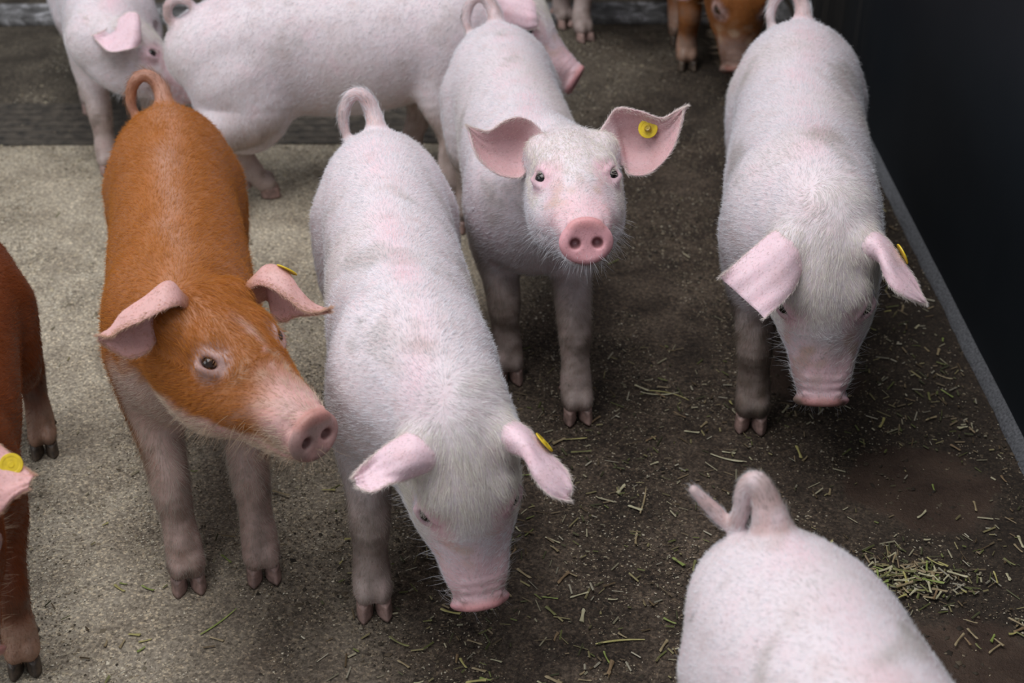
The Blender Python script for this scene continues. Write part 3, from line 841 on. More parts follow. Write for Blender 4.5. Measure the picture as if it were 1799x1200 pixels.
    # soiled patches on the knees and above the claws
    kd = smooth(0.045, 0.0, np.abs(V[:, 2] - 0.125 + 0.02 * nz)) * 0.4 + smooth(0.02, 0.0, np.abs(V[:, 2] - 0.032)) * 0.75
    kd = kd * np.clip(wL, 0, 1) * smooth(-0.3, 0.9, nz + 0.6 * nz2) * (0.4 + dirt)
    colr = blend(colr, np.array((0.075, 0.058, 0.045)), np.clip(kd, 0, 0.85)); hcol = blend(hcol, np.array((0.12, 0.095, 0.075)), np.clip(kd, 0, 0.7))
    hden *= 1 - 0.35 * smooth(0.16, 0.08, V[:, 2])
    hlen *= 1 - 0.35 * smooth(0.16, 0.08, V[:, 2])
    # head markings
    snw = smooth(0.105, 0.165, hl[:, 0] + 0.008 * nz2) * wH
    plate = smooth(0.2045, 0.2085, hl[:, 0]) * wH
    if colour == 'white':
        colr = blend(colr, pk * np.array((0.98, 0.92, 0.90)), snw * 0.7)
        fh = wH * smooth(0.135, 0.09, hl[:, 0] + 0.01 * nz) * (NV @ (RH @ np.array([0.25, 0, 1.0])) > 0.25)
        hlen += fh * (fore_len - hair_len); hcol = blend(hcol, np.array((0.86, 0.83, 0.76)), fh)
    elif colour == 'orange':
        blaze = wH * np.exp(-((hl[:, 1] - 0.004 + 0.004 * nz) / 0.007) ** 2) * smooth(0.045, 0.075, hl[:, 0]) * (hl[:, 2] > -0.03) * smooth(-0.5, 0.5, vnoise(V, 120, seed + 5))
        pale = np.maximum(wH * smooth(0.135, 0.190, hl[:, 0] + 0.012 * nz + 0.35 * (hl[:, 2] + 0.03)), blaze * 0.7)
        jaw = wH * smooth(-0.050, -0.070, hl[:, 2] + 0.006 * nz2) * smooth(-0.04, 0.0, hl[:, 0])
        pale = np.clip(np.maximum(pale, jaw), 0, 1)
        colr = blend(colr, pk, pale); hcol = blend(hcol, np.array((0.74, 0.62, 0.50)), pale)
    else:
        pale = wH * smooth(0.12, 0.16, hl[:, 0])
        colr = blend(colr, np.array((0.25, 0.16, 0.13)), pale)
    colr = blend(colr, pk * np.array((0.84, 0.66, 0.64)) * (1 - 0.10 * np.clip(nz2, 0, 1))[:, None], plate)
    if colour == 'white':
        bare = wH * smooth(0.070, 0.095, hl[:, 0]) * smooth(0.150, 0.120, hl[:, 0]) * smooth(0.016, 0.028, np.abs(hl[:, 1])) * smooth(0.054, 0.044, np.abs(hl[:, 1])) * (hl[:, 2] > -0.03)
        bare = np.clip(bare * (0.8 + 0.3 * nz2), 0, 1)
        colr = blend(colr, pk * np.array((1.0, 0.90, 0.92)), bare * 0.5); hden *= 1 - 0.5 * bare
    if colour == 'orange': colr = blend(colr, np.array((0.40, 0.265, 0.25)), np.clip(plate * 0.7 + 0.35 * snw * smooth(-0.6, 0.8, nz2), 0, 1))
    if snout_dark > 0:  # plate front and muzzle blended towards dark brown, broken up by noise
        colr = blend(colr, np.array((0.13, 0.085, 0.07)), np.clip(snout_dark * smooth(0.203, 0.212, hl[:, 0] + 0.003 * nz2) * wH * smooth(-1.2, 0.4, nz + nz2), 0, 1))
        colr = blend(colr, np.array((0.40, 0.29, 0.24)), np.clip(snout_dark * 0.4 * snw * smooth(0, 1.0, nz2), 0, 1))
    dust = np.exp(-((hl[:, 0] - 0.135) / 0.022) ** 2) * wH * smooth(-0.3, 0.8, nz2) * (hl[:, 2] > -0.02) * 0.5
    colr = blend(colr, np.array((0.52, 0.38, 0.26)), dust)
    hden *= 1 - np.clip(snw * 0.75, 0, 1) * (NV @ RH[:, 2] > -0.1)
    hden *= 1 - plate
    for q in (1, -1):
        dn = np.linalg.norm(V - H((0.213, q * 0.0150, -0.0450)), axis=1)
        colr = blend(colr, np.array((0.13, 0.045, 0.045)) if colour != 'red' else np.array((0.05, 0.02, 0.02)), smooth(0.0105, 0.0055, dn) * 0.8)
    colr = blend(colr, pk * np.array((0.80, 0.58, 0.50)), wH * smooth(0.198, 0.206, hl[:, 0]) * smooth(-0.030, -0.020, hl[:, 2]) * 0.55)
    for e, n, RE, q in eyes:
        de = np.linalg.norm((V - e) / np.array([1, 1, 1]), axis=1)
        w = smooth(0.034, 0.017, de + 0.003 * nz)
        colr = blend(colr, pk * np.array((0.92, 0.78, 0.82)) if colour == 'white' else np.array((0.52, 0.37, 0.36)), w * (0.55 if colour == 'white' else 0.75))
        rim = smooth(0.0165, 0.0125, de)
        colr = blend(colr, pk * 0.42, rim * (0.75 if colour != 'white' else 0.5))
        hden *= 1 - smooth(0.028, 0.015, de) * 0.92
    inner = np.clip((V[:, 2] < 0.21) * 1.0, 0, 1)
    tailw = np.clip(wTail, 0, 1)
    tc = np.array((0.50, 0.33, 0.31)) if colour == 'white' else np.array((0.40, 0.22, 0.17)) if colour == 'orange' else sk
    colr = blend(colr, tc, tailw * (0.55 + 0.25 * np.clip(nz2, -1, 1)))
    tipd = smooth(0.0, 0.05, np.linalg.norm(V - tp[-1], axis=1)); tipw = tailw * (1 - tipd)
    hcol = blend(hcol, np.array((0.20, 0.17, 0.145)), np.clip(tailw * smooth(-0.4, 0.9, vnoise(V, 130, seed + 31)) * 0.85 + 0.3 * tipw, 0, 1))
    hlen = hlen * (1 + 0.25 * tailw)
    if colour == 'orange': hcol = blend(hcol, np.array((0.40, 0.20, 0.12)), tailw * 0.8); hden *= 1 - 0.5 * tailw
    # --- hair roots on the body
    r = np.random.default_rng(1000 + seed)
    tri = F
    p0, p1, p2, p3 = (V[tri[:, i]] for i in range(4))
    area = np.linalg.norm(np.cross(p2 - p0, p3 - p1), axis=1) / 2
    wgt = area * hden[tri].mean(1)
    hlc = hl[tri[:, 0]]
    wgt *= 1 + 0.9 * (wH[tri[:, 0]] > 0.5)
    cum = np.cumsum(wgt); cum /= cum[-1]
    pick = np.searchsorted(cum, r.random(hairs))
    a, b = r.random((2, hairs, 1))
    q = tri[pick]
    bl = lambda A: (A[q[:, 0]] * (1 - a) * (1 - b) + A[q[:, 1]] * a * (1 - b) + A[q[:, 2]] * a * b + A[q[:, 3]] * (1 - a) * b)
    root_p, root_n = bl(V), unit(bl(NV))
    pk1 = lambda A: A[q[:, 0]]
    rc = pk1(hcol); rl = pk1(hlen); rw = pk1(wH); rleg = pk1(np.clip(wL, 0, 1)); rt = pk1(tailw); rhl = pk1(hl)
    sidey = np.sign(root_p[:, 1]) * smooth(0.005, 0.05, np.abs(root_p[:, 1]))
    n_s1 = vnoise(root_p, 30, seed + 20); n_s2 = vnoise(root_p, 34, seed + 21)
    dirT = np.stack([-np.ones(hairs), 0.55 * sidey + 0.28 * n_s1, -0.45 * np.abs(sidey) + 0.2 * n_s2], 1)
    dirH = np.stack([-np.ones(hairs) * 0.9, (0.45 * np.sign(rhl[:, 1]) * smooth(0.0, 0.03, np.abs(rhl[:, 1])) + 0.3 * n_s1), -0.30 * smooth(0.03, -0.03, rhl[:, 2]) + 0.15 * n_s2], 1)
    # on the forehead the coat lies down the face, towards the snout
    fhm = smooth(0.150, 0.085, rhl[:, 0]) * smooth(-0.01, 0.015, rhl[:, 2])
    dirH = dirH * (1 - fhm)[:, None] + fhm[:, None] * np.stack([np.ones(hairs), 0.25 * n_s1 + 0.35 * np.sign(rhl[:, 1]) * (np.abs(rhl[:, 1]) > 0.02), -0.1 * np.ones(hairs)], 1)
    dirH = dirH @ RH.T
    dirL = np.stack([-0.25 * np.ones(hairs), 0.12 * n_s1, -np.ones(hairs)], 1)
    dr = dirT * (1 - rw)[:, None] + dirH * rw[:, None]
    dr = dr * (1 - rleg)[:, None] + dirL * rleg[:, None]
    TP = catmull(np.array(tp), 40); TD = unit(np.gradient(TP, axis=0))
    mt = np.flatnonzero(rt > 0.3)
    if len(mt):
        ni = np.argmin(((root_p[mt][:, None] - TP[None]) ** 2).sum(2), 1)
        dr[mt] = TD[ni] * 1.5
    # --- ears
    Vall, Fall, Call = [V], [F], [colr]
    off = len(V)
    rl = rl * (1 - 0.45 * np.exp(-((rhl[:, 0] - 0.118) / 0.03) ** 2) * rw)
    hp, hn, hd, hL, hC = [root_p], [root_n], [dr], [rl], [rc]
    ear_data = {}
    for side, st in ears.items():
        EV, EF, EU, EW, EN, ET, surf = ear_mesh(st, seed=seed + (side == 'L'))
        EV = EV @ RH.T + HO; EN = EN @ RH.T; ET = ET @ RH.T
        ear_data[side] = (surf[0] @ RH.T + HO, surf[1] @ RH.T)
        Vall.append(EV); Fall.append(EF + off); off += len(EV)
        en = vnoise(EV, 60, seed + 40)
        base = np.array((0.76, 0.56, 0.62)) if colour == 'white' else np.array((0.62, 0.36, 0.34)) if colour == 'orange' else np.array((0.60, 0.34, 0.33))
        ec = np.tile(base, (len(EV), 1))
        K = len(EV) // 2
        ins = np.zeros(len(EV)); Bv = RH @ np.array(st)[1:3, 2].mean(0); ins[:K] = (EN[:K] @ Bv < 0); ins[K:] = 1 - ins[:K]
        ec = blend(ec, base * np.array((0.66, 0.53, 0.49)), ins * (0.9 if colour == 'white' else 0.35))
        ec = blend(ec, base * 0.82, np.clip(0.5 * en, 0, 1) * 0.4)
        ec = blend(ec, sk * 0.9, np.clip(smooth(0.28, 0.12, EU), 0, 1) * (0.4 if colour == 'white' else 0.75))
        Call.append(ec)
        # short fur, denser on the rim
        n_e = int(hairs * 0.03)
        pe = r.integers(0, len(EF), n_e * 4)
        rimw = np.abs(EW[EF[pe, 0]]) > 0.93
        keep = (rimw & (r.random(len(pe)) < 0.6)) | (r.random(len(pe)) < 0.09 * (1 + 0.8 * ins[EF[pe, 0]]))
        pe = pe[keep][:n_e]
        rimw = np.abs(EW[EF[pe, 0]]) > 0.93
        jit = r.random((len(pe), 1))
        pp = EV[EF[pe, 0]] * jit + EV[EF[pe, 2]] * (1 - jit)
        outw = unit(np.where((EW[EF[pe, 0]] > 0)[:, None], 1.0, -1.0) * np.cross(EN[EF[pe, 0]], ET[EF[pe, 0]]))
        hp.append(pp); hn.append(EN[EF[pe, 0]]); hd.append(ET[EF[pe, 0]] + r.normal(0, 0.3, (len(pe), 3)))
        hL.append(np.where(rimw, 0.0065, 0.0045)); 
        ehc = np.array((0.88, 0.80, 0.76)) if colour == 'white' else np.array((0.70, 0.48, 0.36))
        hC.append(np.tile(ehc, (len(pe), 1)))
    Vall = np.vstack(Vall) * S; Fall = np.vstack(Fall); Call = np.clip(np.vstack(Call), 0, 1)
    skin = M_SKIN_W if colour == 'white' else M_SKIN_R
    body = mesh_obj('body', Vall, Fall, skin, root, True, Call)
    # --- chin and brow whiskers
    cand = np.flatnonzero((wH > 0.7) & (((hl[:, 2] < -0.055) & (hl[:, 0] > 0.04)) | ((hl[:, 0] > 0.12) & (hl[:, 0] < 0.19) & (hl[:, 2] < -0.035))))
    if len(cand) and hairs > 8000:
        w = r.choice(cand, 420)
        hp.append(V[w]); hn.append(NV[w]); hd.append((NV[w] * 1.6 + RH @ np.array([-0.5, 0, -0.6]) + r.normal(0, 0.35, (len(w), 3)))); hL.append(r.uniform(0.012, 0.030, len(w))); hC.append(np.tile(hairc * 0.9 if colour == 'white' else np.array((0.6, 0.45, 0.32)), (len(w), 1)))
    # lashes
    for e, n, RE, q in eyes:
        hv = RE[:, 1]; hh = RE[:, 0]; nn = RE[:, 2]
        m = 15
        t = r.uniform(-1, 1, m)[:, None]
        hp.append(e + nn * 0.0095 + hh * t * 0.010 + hv * (0.0068 - 0.003 * t * t)); hn.append(np.tile(nn, (m, 1)))
        hd.append(nn * 1.3 - hv * 0.75 + hh * t * 0.5 + r.normal(0, 0.12, (m, 3))); hL.append(r.uniform(0.008, 0.0125, m))
        hC.append(np.tile(np.array((0.80, 0.74, 0.66)) if colour == 'white' else np.array((0.45, 0.25, 0.14)), (m, 1)))
    sizes = [len(x) for x in hp]
    free = np.zeros(sum(sizes), bool)
    free[sizes[0] + sum(sizes[1:1 + len(ears)]):] = True
    hp = np.vstack(hp); hn = unit(np.vstack(hn)); hd = np.vstack(hd); hL = np.concatenate(hL); hC = np.vstack(hC)
    M = len(hp)
    tang = hd - hn * (hd * hn).sum(1)[:, None]
    tang = unit(tang) + r.normal(0, 0.16, (M, 3))
    lift_a = np.abs(r.normal(0.08, 0.09, M))[:, None]
    d1 = np.where(free[:, None], unit(hd), unit(tang + hn * (lift_a + 0.13)))
    d2 = np.where(free[:, None], unit(hd + r.normal(0, 0.25, (M, 3))), unit(tang + hn * (lift_a * 0.5) + r.normal(0, 0.10, (M, 3))))
    ln = (hL * r.uniform(0.6, 1.25, M))[:, None]
    q0 = hp - hn * 0.0006; q1 = hp + d1 * ln * 0.5; q2 = q1 + d2 * ln * 0.5
    pts = np.stack([q0, q1, q2], 1).reshape(-1, 3) * S
    cu = bpy.data.hair_curves.new('bristles')
    cu.add_curves([3] * M)
    cu.attributes['position'].data.foreach_set('vector', pts.astype(np.float32).ravel())
    ra = cu.attributes.get('radius') or cu.attributes.new('radius', 'FLOAT', 'POINT')
    ra.data.foreach_set('value', (np.tile([1.0, 0.8, 0.15], M) * hair_r).astype(np.float32))
    ca = cu.attributes.new('Col', 'FLOAT_COLOR', 'CURVE')
    c4 = np.ones((M, 4), np.float32); c4[:, :3] = np.clip(hC * (0.70 + 0.42 * r.random((M, 1)) ** 0.6), 0, 1)
    ca.data.foreach_set('color', c4.ravel())
    cu.materials.append(M_HAIR)
    ho = bpy.data.objects.new('bristles', cu); COL.objects.link(ho); ho.parent = root
    ho['kind'] = 'stuff'
    # --- eyeballs
    for e, n, RE, q in eyes:
        if q not in eye_sides: continue
        vs, fs = [], []
        nu_, nv_ = 28, 18
        for i in range(nv_ + 1):
            ph = math.pi * i / nv_
            for j in range(nu_):
                a_ = 2 * math.pi * j / nu_
                p = np.array([math.sin(ph) * math.cos(a_), math.sin(ph) * math.sin(a_), math.cos(ph)])
                p = p * 0.0108 * (1 + 0.05 * max(p[2] - 0.6, 0))
                vs.append((e + RE @ p) * S)
        for i in range(nv_):
            for j in range(nu_):
                fs.append((i * nu_ + j, i * nu_ + (j + 1) % nu_, (i + 1) * nu_ + (j + 1) % nu_, (i + 1) * nu_ + j))
        mesh_obj('eye', vs, fs, eye_mat or M_EYE, root)
    # --- claws
    for kind, side, f, lift in feet_local:
        out = ([], [])
        for qd in (1, -1):
            claw_mesh(out, np.array([f[0] + 0.021, f[1] + qd * 0.0125, 0.001 + lift]), unit(np.array([1, qd * 0.14, 0])), np.array([0, 1, 0]), 1, 0.0190, 0.0108, 0.024)
            claw_mesh(out, np.array([f[0] - 0.022, f[1] + qd * 0.016, 0.030 + lift]), unit(np.array([-0.3, qd * 0.5, 0])), unit(np.array([0.5, 0.3 * qd, 0])), 1, 0.008, 0.006, 0.014)
        mesh_obj('hoof', np.array(out[0]) * S, out[1], hoofm, root)
    # --- ear tags
    for t in tags:
        side, u, v, flip, both = t[:5]
        P, Nn = ear_data[side]
        i = int(u * (P.shape[0] - 1)); j = int((v * 0.5 + 0.5) * (P.shape[1] - 1))
        nw = np.array(flip, float)
        n = unit(np.array([c * nw[0] + s * nw[1], -s * nw[0] + c * nw[1], nw[2]]))
        cpt = P[i, j] + n * (t[5] if len(t) > 5 else 0.0)
        xx = unit(np.cross(n, [0.2, 0.1, 1])); yy = np.cross(n, xx)
        def disc(parts, z_off):
            vs, fs = [], []
            ns = 28; rings = []
            for (rr, z) in parts:
                rings.append(len(vs))
                for j2 in range(ns):
                    a_ = 2 * math.pi * j2 / ns
                    vs.append((cpt + n * (z_off + z) + (xx * math.cos(a_) + yy * math.sin(a_)) * rr) * S)
            for q0_, q1_ in zip(rings[:-1], rings[1:]):
                for j2 in range(ns):
                    fs.append((q0_ + j2, q0_ + (j2 + 1) % ns, q1_ + (j2 + 1) % ns, q1_ + j2))
            fs.append(tuple(reversed(range(rings[0], rings[0] + ns)))); fs.append(tuple(range(rings[-1], rings[-1] + ns)))
            return vs, fs
        vs, fs = disc([(0.0135, 0), (0.0142, 0.0006), (0.0142, 0.0014), (0.0136, 0.0020), (0.0105, 0.0021), (0.0095, 0.0017), (0.004, 0.0017), (0.0035, 0.0024)], 0.0022)
        tg = mesh_obj('ear_tag', vs, fs, M_TAG, root, smooth=False)
        tg['label'] = 'round yellow plastic ear tag'
        zs = [(0.0052, 0), (0.0054, 0.005), (0.0045, 0.0075), (0.0036, 0.0095), (0.0036, 0.010), (0.0018, 0.0092)]
        if both: vs, fs = disc([(r_ , z_) for r_, z_ in zs], 0.0040)
        else: vs, fs = disc([(r_, -z_ * 1.25) for r_, z_ in reversed(zs)], -0.002)
        mesh_obj('tag_stud', vs, fs, M_TAG_D, tg, smooth=False)
    return root

TAIL_UP = [(-0.550, 0, 0.368, 0.020), (-0.580, 0, 0.395, 0.0160), (-0.600, -0.003, 0.418, 0.0125), (-0.609, -0.016, 0.436, 0.0108), (-0.612, -0.033, 0.438, 0.0100),
           (-0.612, -0.048, 0.422, 0.0092), (-0.606, -0.054, 0.398, 0.0082), (-0.598, -0.050, 0.376, 0.0065)]
TAIL_UP2 = [(x, y * 0.92 - 0.001, z + (0.006 if i > 2 else 0), r_ * 0.97) for i, (x, y, z, r_) in enumerate(TAIL_UP)]
def std_feet(loc, deg, S, over={}):
    t = math.radians(deg); c, s = math.cos(t), math.sin(t)
    out = []
    for kind, side, x, y in (('front', 1, 0.0, 0.060), ('front', -1, 0.0, -0.060), ('hind', 1, -0.50, 0.062), ('hind', -1, -0.50, -0.062)):
        w = (loc[0] + S * (c * x - s * y), loc[1] + S * (s * x + c * y))
        w = over.get((kind, side), w)
        lift = 0.0
        if len(w) > 2: lift = w[2]; w = w[:2]
        out.append((kind, side, w, lift))
    return out
EARS = {
    'AL': [[[-0.0171, 0.0542, 0.0722], [0.0108, 0.0703, 0.0113], [-0.0114, 0.0012, -0.0025]], [[-0.0061, 0.07, 0.092], [0.0217, 0.0822, -0.0003], [-0.0324, 0.0038, -0.0071]], [[0.0068, 0.1016, 0.088], [0.0301, 0.1095, 0.002], [-0.0323, 0.0042, -0.0071]], [[0.0093, 0.1311, 0.0779], [0.0259, 0.1402, 0.0273], [-0.0152, 0.0022, -0.0033]], [[0.0083, 0.1545, 0.0882], [0.0189, 0.157, 0.0594], [-0.0048, 0.0007, -0.001]], [[0.0098, 0.1675, 0.0937], [0.0117, 0.1647, 0.0883], [0.0, 0.0, 0.0]]],
    'AR': [[[-0.0156, -0.0482, 0.069], [0.007, -0.0562, 0.021], [-0.0115, 0.0006, -0.0025]], [[-0.0027, -0.0725, 0.0862], [0.0193, -0.0767, 0.0028], [-0.0326, 0.0014, -0.0071]], [[0.0058, -0.0961, 0.084], [0.0233, -0.1041, 0.0068], [-0.0326, 0.001, -0.0071]], [[0.0001, -0.1189, 0.0689], [0.0187, -0.1282, 0.023], [-0.0173, 0.0003, -0.0038]], [[-0.0019, -0.1386, 0.0728], [0.0113, -0.142, 0.0422], [-0.0058, 0.0001, -0.0012]], [[-0.0019, -0.1508, 0.0776], [0.0001, -0.1502, 0.0721], [0.0, 0.0, 0.0]]],
    'BR': [[[-0.0037, -0.0335, 0.0434], [0.0233, -0.0356, 0.046], [-0.002, -0.001, 0.0114]], [[-0.02, -0.0539, 0.0385], [0.0252, -0.0514, 0.0555], [-0.0036, -0.0015, 0.0208]], [[-0.0135, -0.0786, 0.0393], [0.0271, -0.0717, 0.0604], [-0.003, -0.001, 0.0171]], [[-0.0035, -0.1022, 0.0446], [0.0288, -0.09, 0.0676], [0.0007, 0.0002, -0.0038]], [[0.0067, -0.1192, 0.0509], [0.0309, -0.1101, 0.0746], [0.0021, 0.0004, -0.0114]], [[0.0136, -0.1292, 0.06], [0.0236, -0.1255, 0.0665], [0.0004, 0.0001, -0.0019]]],
    'BL': [[[-0.0157, 0.0312, 0.0342], [0.0182, 0.0378, 0.0389], [-0.002, -0.0014, 0.0113]], [[-0.0169, 0.053, 0.0374], [0.0219, 0.0538, 0.0515], [-0.003, -0.0024, 0.0169]], [[-0.0028, 0.0753, 0.0424], [0.0281, 0.0635, 0.0733], [-0.0031, -0.0026, 0.0169]], [[0.0235, 0.092, 0.0527], [0.0481, 0.0676, 0.0908], [-0.0026, -0.0021, 0.0131]], [[0.0453, 0.1077, 0.0673], [0.0656, 0.0789, 0.0994], [-0.0016, -0.0013, 0.0074]], [[0.0594, 0.11, 0.0839], [0.0752, 0.0928, 0.0976], [-0.0004, -0.0003, 0.0019]], [[0.0691, 0.1073, 0.0894], [0.0797, 0.1032, 0.0948], [0.0, 0.0, 0.0]]],
    'DR': [[[-0.0132, -0.0357, 0.0347], [0.0114, -0.0254, 0.0356], [-0.0004, -0.0003, 0.0109]], [[-0.0177, -0.0643, 0.0391], [0.0309, -0.0297, 0.0497], [-0.0008, -0.0004, 0.0182]], [[0.0028, -0.0904, 0.0515], [0.0557, -0.0411, 0.0664], [-0.0007, -0.0001, 0.0127]], [[0.0244, -0.1149, 0.0674], [0.0733, -0.0579, 0.0806], [-0.0004, 0.0, 0.0054]], [[0.038, -0.1329, 0.0813], [0.0893, -0.076, 0.0947], [0.0004, -0.0001, -0.0054]]],
    'DL': [[[-0.0091, 0.0359, 0.0428], [0.0173, 0.0475, 0.0437], [-0.0005, -0.0008, 0.0109]], [[-0.0183, 0.0541, 0.0387], [0.0204, 0.0643, 0.0523], [-0.0007, -0.0013, 0.0163]], [[-0.0075, 0.0733, 0.0365], [0.0378, 0.0708, 0.0698], [-0.0008, -0.0014, 0.0163]], [[0.0181, 0.0922, 0.0407], [0.0526, 0.0798, 0.0791], [-0.0007, -0.001, 0.0108]], [[0.0417, 0.1084, 0.0498], [0.0632, 0.0938, 0.0779], [-0.0004, -0.0006, 0.0054]], [[0.0609, 0.1161, 0.0599], [0.0692, 0.1096, 0.0712], [-0.0001, -0.0002, 0.0018]], [[0.0704, 0.1198, 0.0649], [0.0725, 0.1206, 0.065], [0.0, 0.0, 0.0]]],
    'CR': [[[0.0186, -0.0394, 0.0596], [0.0055, -0.0423, 0.0391], [-0.0086, 0.0072, 0.0187]], [[0.0221, -0.0595, 0.0684], [0.0033, -0.0612, 0.0246], [-0.0213, 0.0172, 0.0342]], [[0.0139, -0.0909, 0.0593], [0.0047, -0.0809, 0.0089], [-0.0221, 0.0175, 0.0318]], [[-0.0015, -0.1132, 0.0468], [0.0002, -0.1007, 0.0034], [-0.0181, 0.0143, 0.027]], [[-0.0114, -0.1221, 0.0363], [-0.0106, -0.1158, 0.0107], [-0.009, 0.0071, 0.0135]], [[-0.0285, -0.1287, 0.0325], [-0.0268, -0.1259, 0.0228], [0.0, 0.0, 0.0]]],
    'CL': [[[0.0181, 0.062, 0.0489], [0.0237, 0.0806, 0.0284], [-0.0084, 0.0071, 0.0183]], [[0.0425, 0.0656, 0.062], [0.0417, 0.0785, 0.014], [-0.0197, 0.0163, 0.0311]], [[0.0693, 0.0739, 0.0555], [0.0567, 0.0826, 0.0109], [-0.0231, 0.0193, 0.0349]], [[0.0883, 0.0824, 0.0422], [0.0704, 0.0903, 0.0216], [-0.0149, 0.0125, 0.0229]], [[0.1005, 0.0975, 0.0373], [0.0892, 0.1019, 0.0282], [-0.0063, 0.0053, 0.0099]], [[0.1073, 0.1156, 0.0418], [0.1078, 0.1144, 0.0359], [0.0, 0.0, 0.0]]],
    'FL': [[[-0.0536, 0.0536, 0.0425], [-0.009, 0.0561, 0.0399], [0.0011, -0.0002, 0.0111]], [[-0.0454, 0.0789, 0.0521], [0.0288, 0.0568, 0.0517], [0.0019, -0.0005, 0.0221]], [[-0.0209, 0.0966, 0.0634], [0.0508, 0.0647, 0.0748], [0.0013, -0.0005, 0.0166]], [[0.0024, 0.1089, 0.0786], [0.0396, 0.0842, 0.0896], [0.0005, -0.0003, 0.0066]], [[0.0149, 0.1175, 0.0931], [0.032, 0.1049, 0.0987], [0.0, 0.0, 0.0]]],
    'HR': [[[0.026, -0.0547, 0.0835], [0.0449, -0.0832, 0.0369], [-0.001, -0.0061, 0.0016]], [[0.0062, -0.0453, 0.0805], [0.0375, -0.1068, 0.0323], [-0.0022, -0.0143, 0.0037]], [[-0.0157, -0.0523, 0.0494], [0.0174, -0.1256, 0.0225], [0.0009, 0.0061, -0.0016]], [[-0.0331, -0.065, 0.0262], [-0.0113, -0.1057, 0.0015], [0.0017, 0.0123, -0.0034]], [[-0.0492, -0.0687, 0.0114], [-0.0414, -0.0751, 0.006], [0.0, 0.0, 0.0]]],
    'GR': [[[-0.0115, -0.0579, 0.0394], [0.0216, -0.0738, 0.0201], [0.0012, -0.0106, 0.0052]], [[0.0026, -0.0693, 0.0748], [0.047, -0.1062, 0.028], [0.0019, -0.0178, 0.0085]], [[0.0454, -0.0796, 0.0887], [0.0837, -0.1146, 0.0441], [0.0011, -0.0125, 0.0059]], [[0.0696, -0.0872, 0.0883], [0.1002, -0.1115, 0.0576], [0.0003, -0.0036, 0.0017]]],
}
ONLY = None

POSE = {
    'A': (.033, 2.062, -83.4, 1.019, .127, .042, .407, -4.0, 12.5, 1.7),
    'B': (-.126, 1.508, -81.4, 1.037, .120, .040, .316, 10.9, -62.3, 7.7),
    'C': (-.448, 1.644, -77.0, 1.018, .130, .027, .386, 34.5, -2.2, -4.5),
    'D': (.435, 1.902, -99.2, 1.10, .106, .027, .345, 10.0, -63.7, 10.5),
    'E': (.422, .560, -74.5, 1.01, .15, 0, .36, 0, -30, 0),
    'F': (-.70, 1.37, -75.5, .90, .13, .02, .38, 12, -50, 0),
    'G': (-.130, 2.795, 13, 1.01, .105, 0, .367, -31, -29.6, 0),
    'H': (-.846, 2.901, -69, .934, .111, -.015, .325, 84, -28, -3),
    'I': (.16, 3.68, -60, 1.0, .15, 0, .37, 0, -20, 0),
    'J': (.505, 3.391, -84.7, 1.05, .155, .009, .29, -5, -68, 0),
}
def sub_ears(k): return {s: EARS[k + s] for s in ('L', 'R') if k + s in EARS}
GENERIC = {'R': [[[-0.01, -0.045, 0.055], [0.015, -0.058, 0.02], [0, 0, 0.01]], [[-0.02, -0.075, 0.062], [0.03, -0.075, 0.025], [0, 0, 0.02]],
                 [[-0.01, -0.11, 0.045], [0.045, -0.095, 0.02], [0, 0, 0.018]], [[0.02, -0.13, 0.02], [0.06, -0.115, 0.005], [0, 0, 0.008]], [[0.05, -0.14, -0.01], [0.06, -0.135, -0.012], [0, 0, 0]]]}
GENERIC['L'] = [[[p[0], -p[1], p[2]] for p in st] for st in GENERIC['R']]
def ears_for(k):
    e = dict(GENERIC); e.update(sub_ears(k)); return e
def P_(k): return POSE[k]
def feet_for(k, over={}): return std_feet(P_(k)[:2], P_(k)[2], P_(k)[3], over)

SPEC = []
SPEC.append(('A', dict(colour='white', feet=feet_for('A', {('front', -1): (-.008, 2.018), ('front', 1): (.104, 1.905)}), tail=TAIL_UP, hairs=90000, fore_len=.011,
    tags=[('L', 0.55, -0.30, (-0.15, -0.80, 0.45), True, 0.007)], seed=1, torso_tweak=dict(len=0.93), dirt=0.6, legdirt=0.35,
    label='white pig looking up at the camera, ears spread wide, yellow tag inside one ear')))
SPEC.append(('B', dict(colour='white', feet=feet_for('B', {('front', -1): (-.190, 1.455), ('front', 1): (-.082, 1.55)}), tail=TAIL_UP2, hairs=110000, fore_len=.015,
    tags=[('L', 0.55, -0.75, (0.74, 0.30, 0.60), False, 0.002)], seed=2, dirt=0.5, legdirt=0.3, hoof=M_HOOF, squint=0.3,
    label='white pig in front with its snout lowered almost to the floor, thin curly tail')))
SPEC.append(('C', dict(colour='orange', feet=feet_for('C', {('front', -1): (-.453, 1.505), ('front', 1): (-.352, 1.525)}), tail=TAIL_UP, hairs=110000, fore_len=.011,
    tags=[('L', 0.52, -0.10, (0.42, 0.60, 0.68), False, 0.001)], seed=3, hair_len=.0135, legdirt=.25, eye_mat=M_EYE_B, snout_dark=0.4,
    label='orange pig with white throat and pale forelegs, head turned to the right')))
SPEC.append(('D', dict(colour='white', feet=feet_for('D', {('front', -1): (.388, 1.885), ('front', 1): (.505, 2.05)}), tail=TAIL_UP, hairs=100000, fore_len=.013,
    tags=[('L', 0.55, -0.75, (0.90, 0.15, 0.42), False, 0.002)], seed=4, dirt=0.6, torso_tweak=dict(fat=1.06), legdirt=0.85, snout_dark=1.0, hoof=M_HOOF,
    label='white pig beside the dark panel, head lowered, one broad pink ear hanging over its eye')))
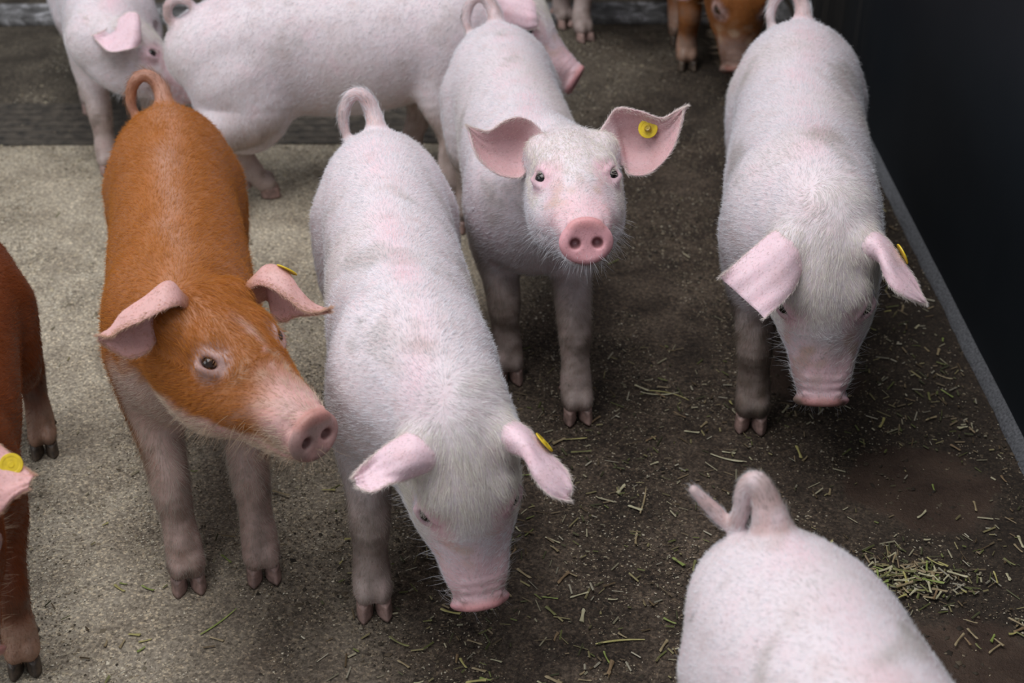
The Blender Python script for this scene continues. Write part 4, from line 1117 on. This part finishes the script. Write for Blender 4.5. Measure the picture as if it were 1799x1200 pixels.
SPEC.append(('E', dict(colour='white', feet=feet_for('E'), tail=[(-0.545, 0, 0.368, 0.030), (-0.572, 0, 0.398, 0.023), (-0.590, -0.004, 0.430, 0.015), (-0.600, -0.012, 0.450, 0.011), (-0.607, -0.020, 0.438, 0.010), (-0.608, -0.022, 0.405, 0.009),
    (-0.616, -0.030, 0.388, 0.008), (-0.630, -0.046, 0.402, 0.0075), (-0.640, -0.062, 0.420, 0.005)], hairs=70000, seed=5, hair_len=.0075, torso_tweak=dict(fat=1.12), dirt=0.9, vox=.0035,
    label='white pig in the foreground cut off by the frame, seen from above its rump')))
SPEC.append(('F', dict(colour='red', feet=feet_for('F', {('front', 1): (-.635, 1.345), ('hind', 1): (-.738, 1.81)}), tail=TAIL_UP, hairs=80000, seed=6, vox=.0035, hoof=M_HOOF_D,
    tags=[('L', 0.66, -0.5, (0.25, -0.75, 0.62), False, 0.004)], label='dark red pig cut off by the left edge, yellow tag on its pink ear')))
SPEC.append(('G', dict(colour='white', feet=feet_for('G', {('hind', 1): (-.53, 2.69), ('hind', -1): (-.655, 2.57), ('front', -1): (-.13, 2.68), ('front', 1): (-.22, 2.82)}),
    tail=[(-0.550, 0, 0.350, 0.018), (-0.585, 0.0, 0.362, 0.013), (-0.608, -0.002, 0.372, 0.011), (-0.624, -0.004, 0.392, 0.009), (-0.622, -0.006, 0.416, 0.009), (-0.602, -0.008, 0.428, 0.008), (-0.582, -0.010, 0.420, 0.0075), (-0.572, -0.012, 0.402, 0.007)],
    hairs=60000, seed=7, vox=.004, dirt=0.3, torso_tweak=dict(belly=0.006, ham=0.025, len=0.86, up=0.0, tall=1.05), label='large white pig standing sideways at the back, its snout pointing right')))
SPEC.append(('H', dict(colour='white', feet=feet_for('H', {('front', -1): (-.878, 2.82), ('hind', -1): (-1.00, 3.15)}), tail=TAIL_UP, hairs=50000, seed=8, vox=.004,
    label='white pig at top left with its face partly hidden behind another pig\'s rump')))
SPEC.append(('I', dict(colour='white', feet=feet_for('I', {('front', 1): (.182, 3.62), ('front', -1): (.135, 3.72)}), tail=TAIL_UP, hairs=20000, seed=9, vox=.005,
    label='white pig at the top edge of which only two pale feet show')))
SPEC.append(('J', dict(colour='brown', feet=feet_for('J', {('front', -1): (.439, 3.42), ('hind', -1): (.436, 3.60)}), tail=TAIL_UP, hairs=40000, seed=10, vox=.004, hoof=M_HOOF_D, snout_dark=0.9,
    label='brown-orange pig at the top edge with its dark snout lowered to the floor')))
for key, kw in SPEC:
    if ONLY and key not in ONLY: continue
    make_pig(key, POSE[key], kw.pop('colour'), ears_for(key), kw.pop('feet'), kw.pop('tail'), kw.pop('label'), **kw)
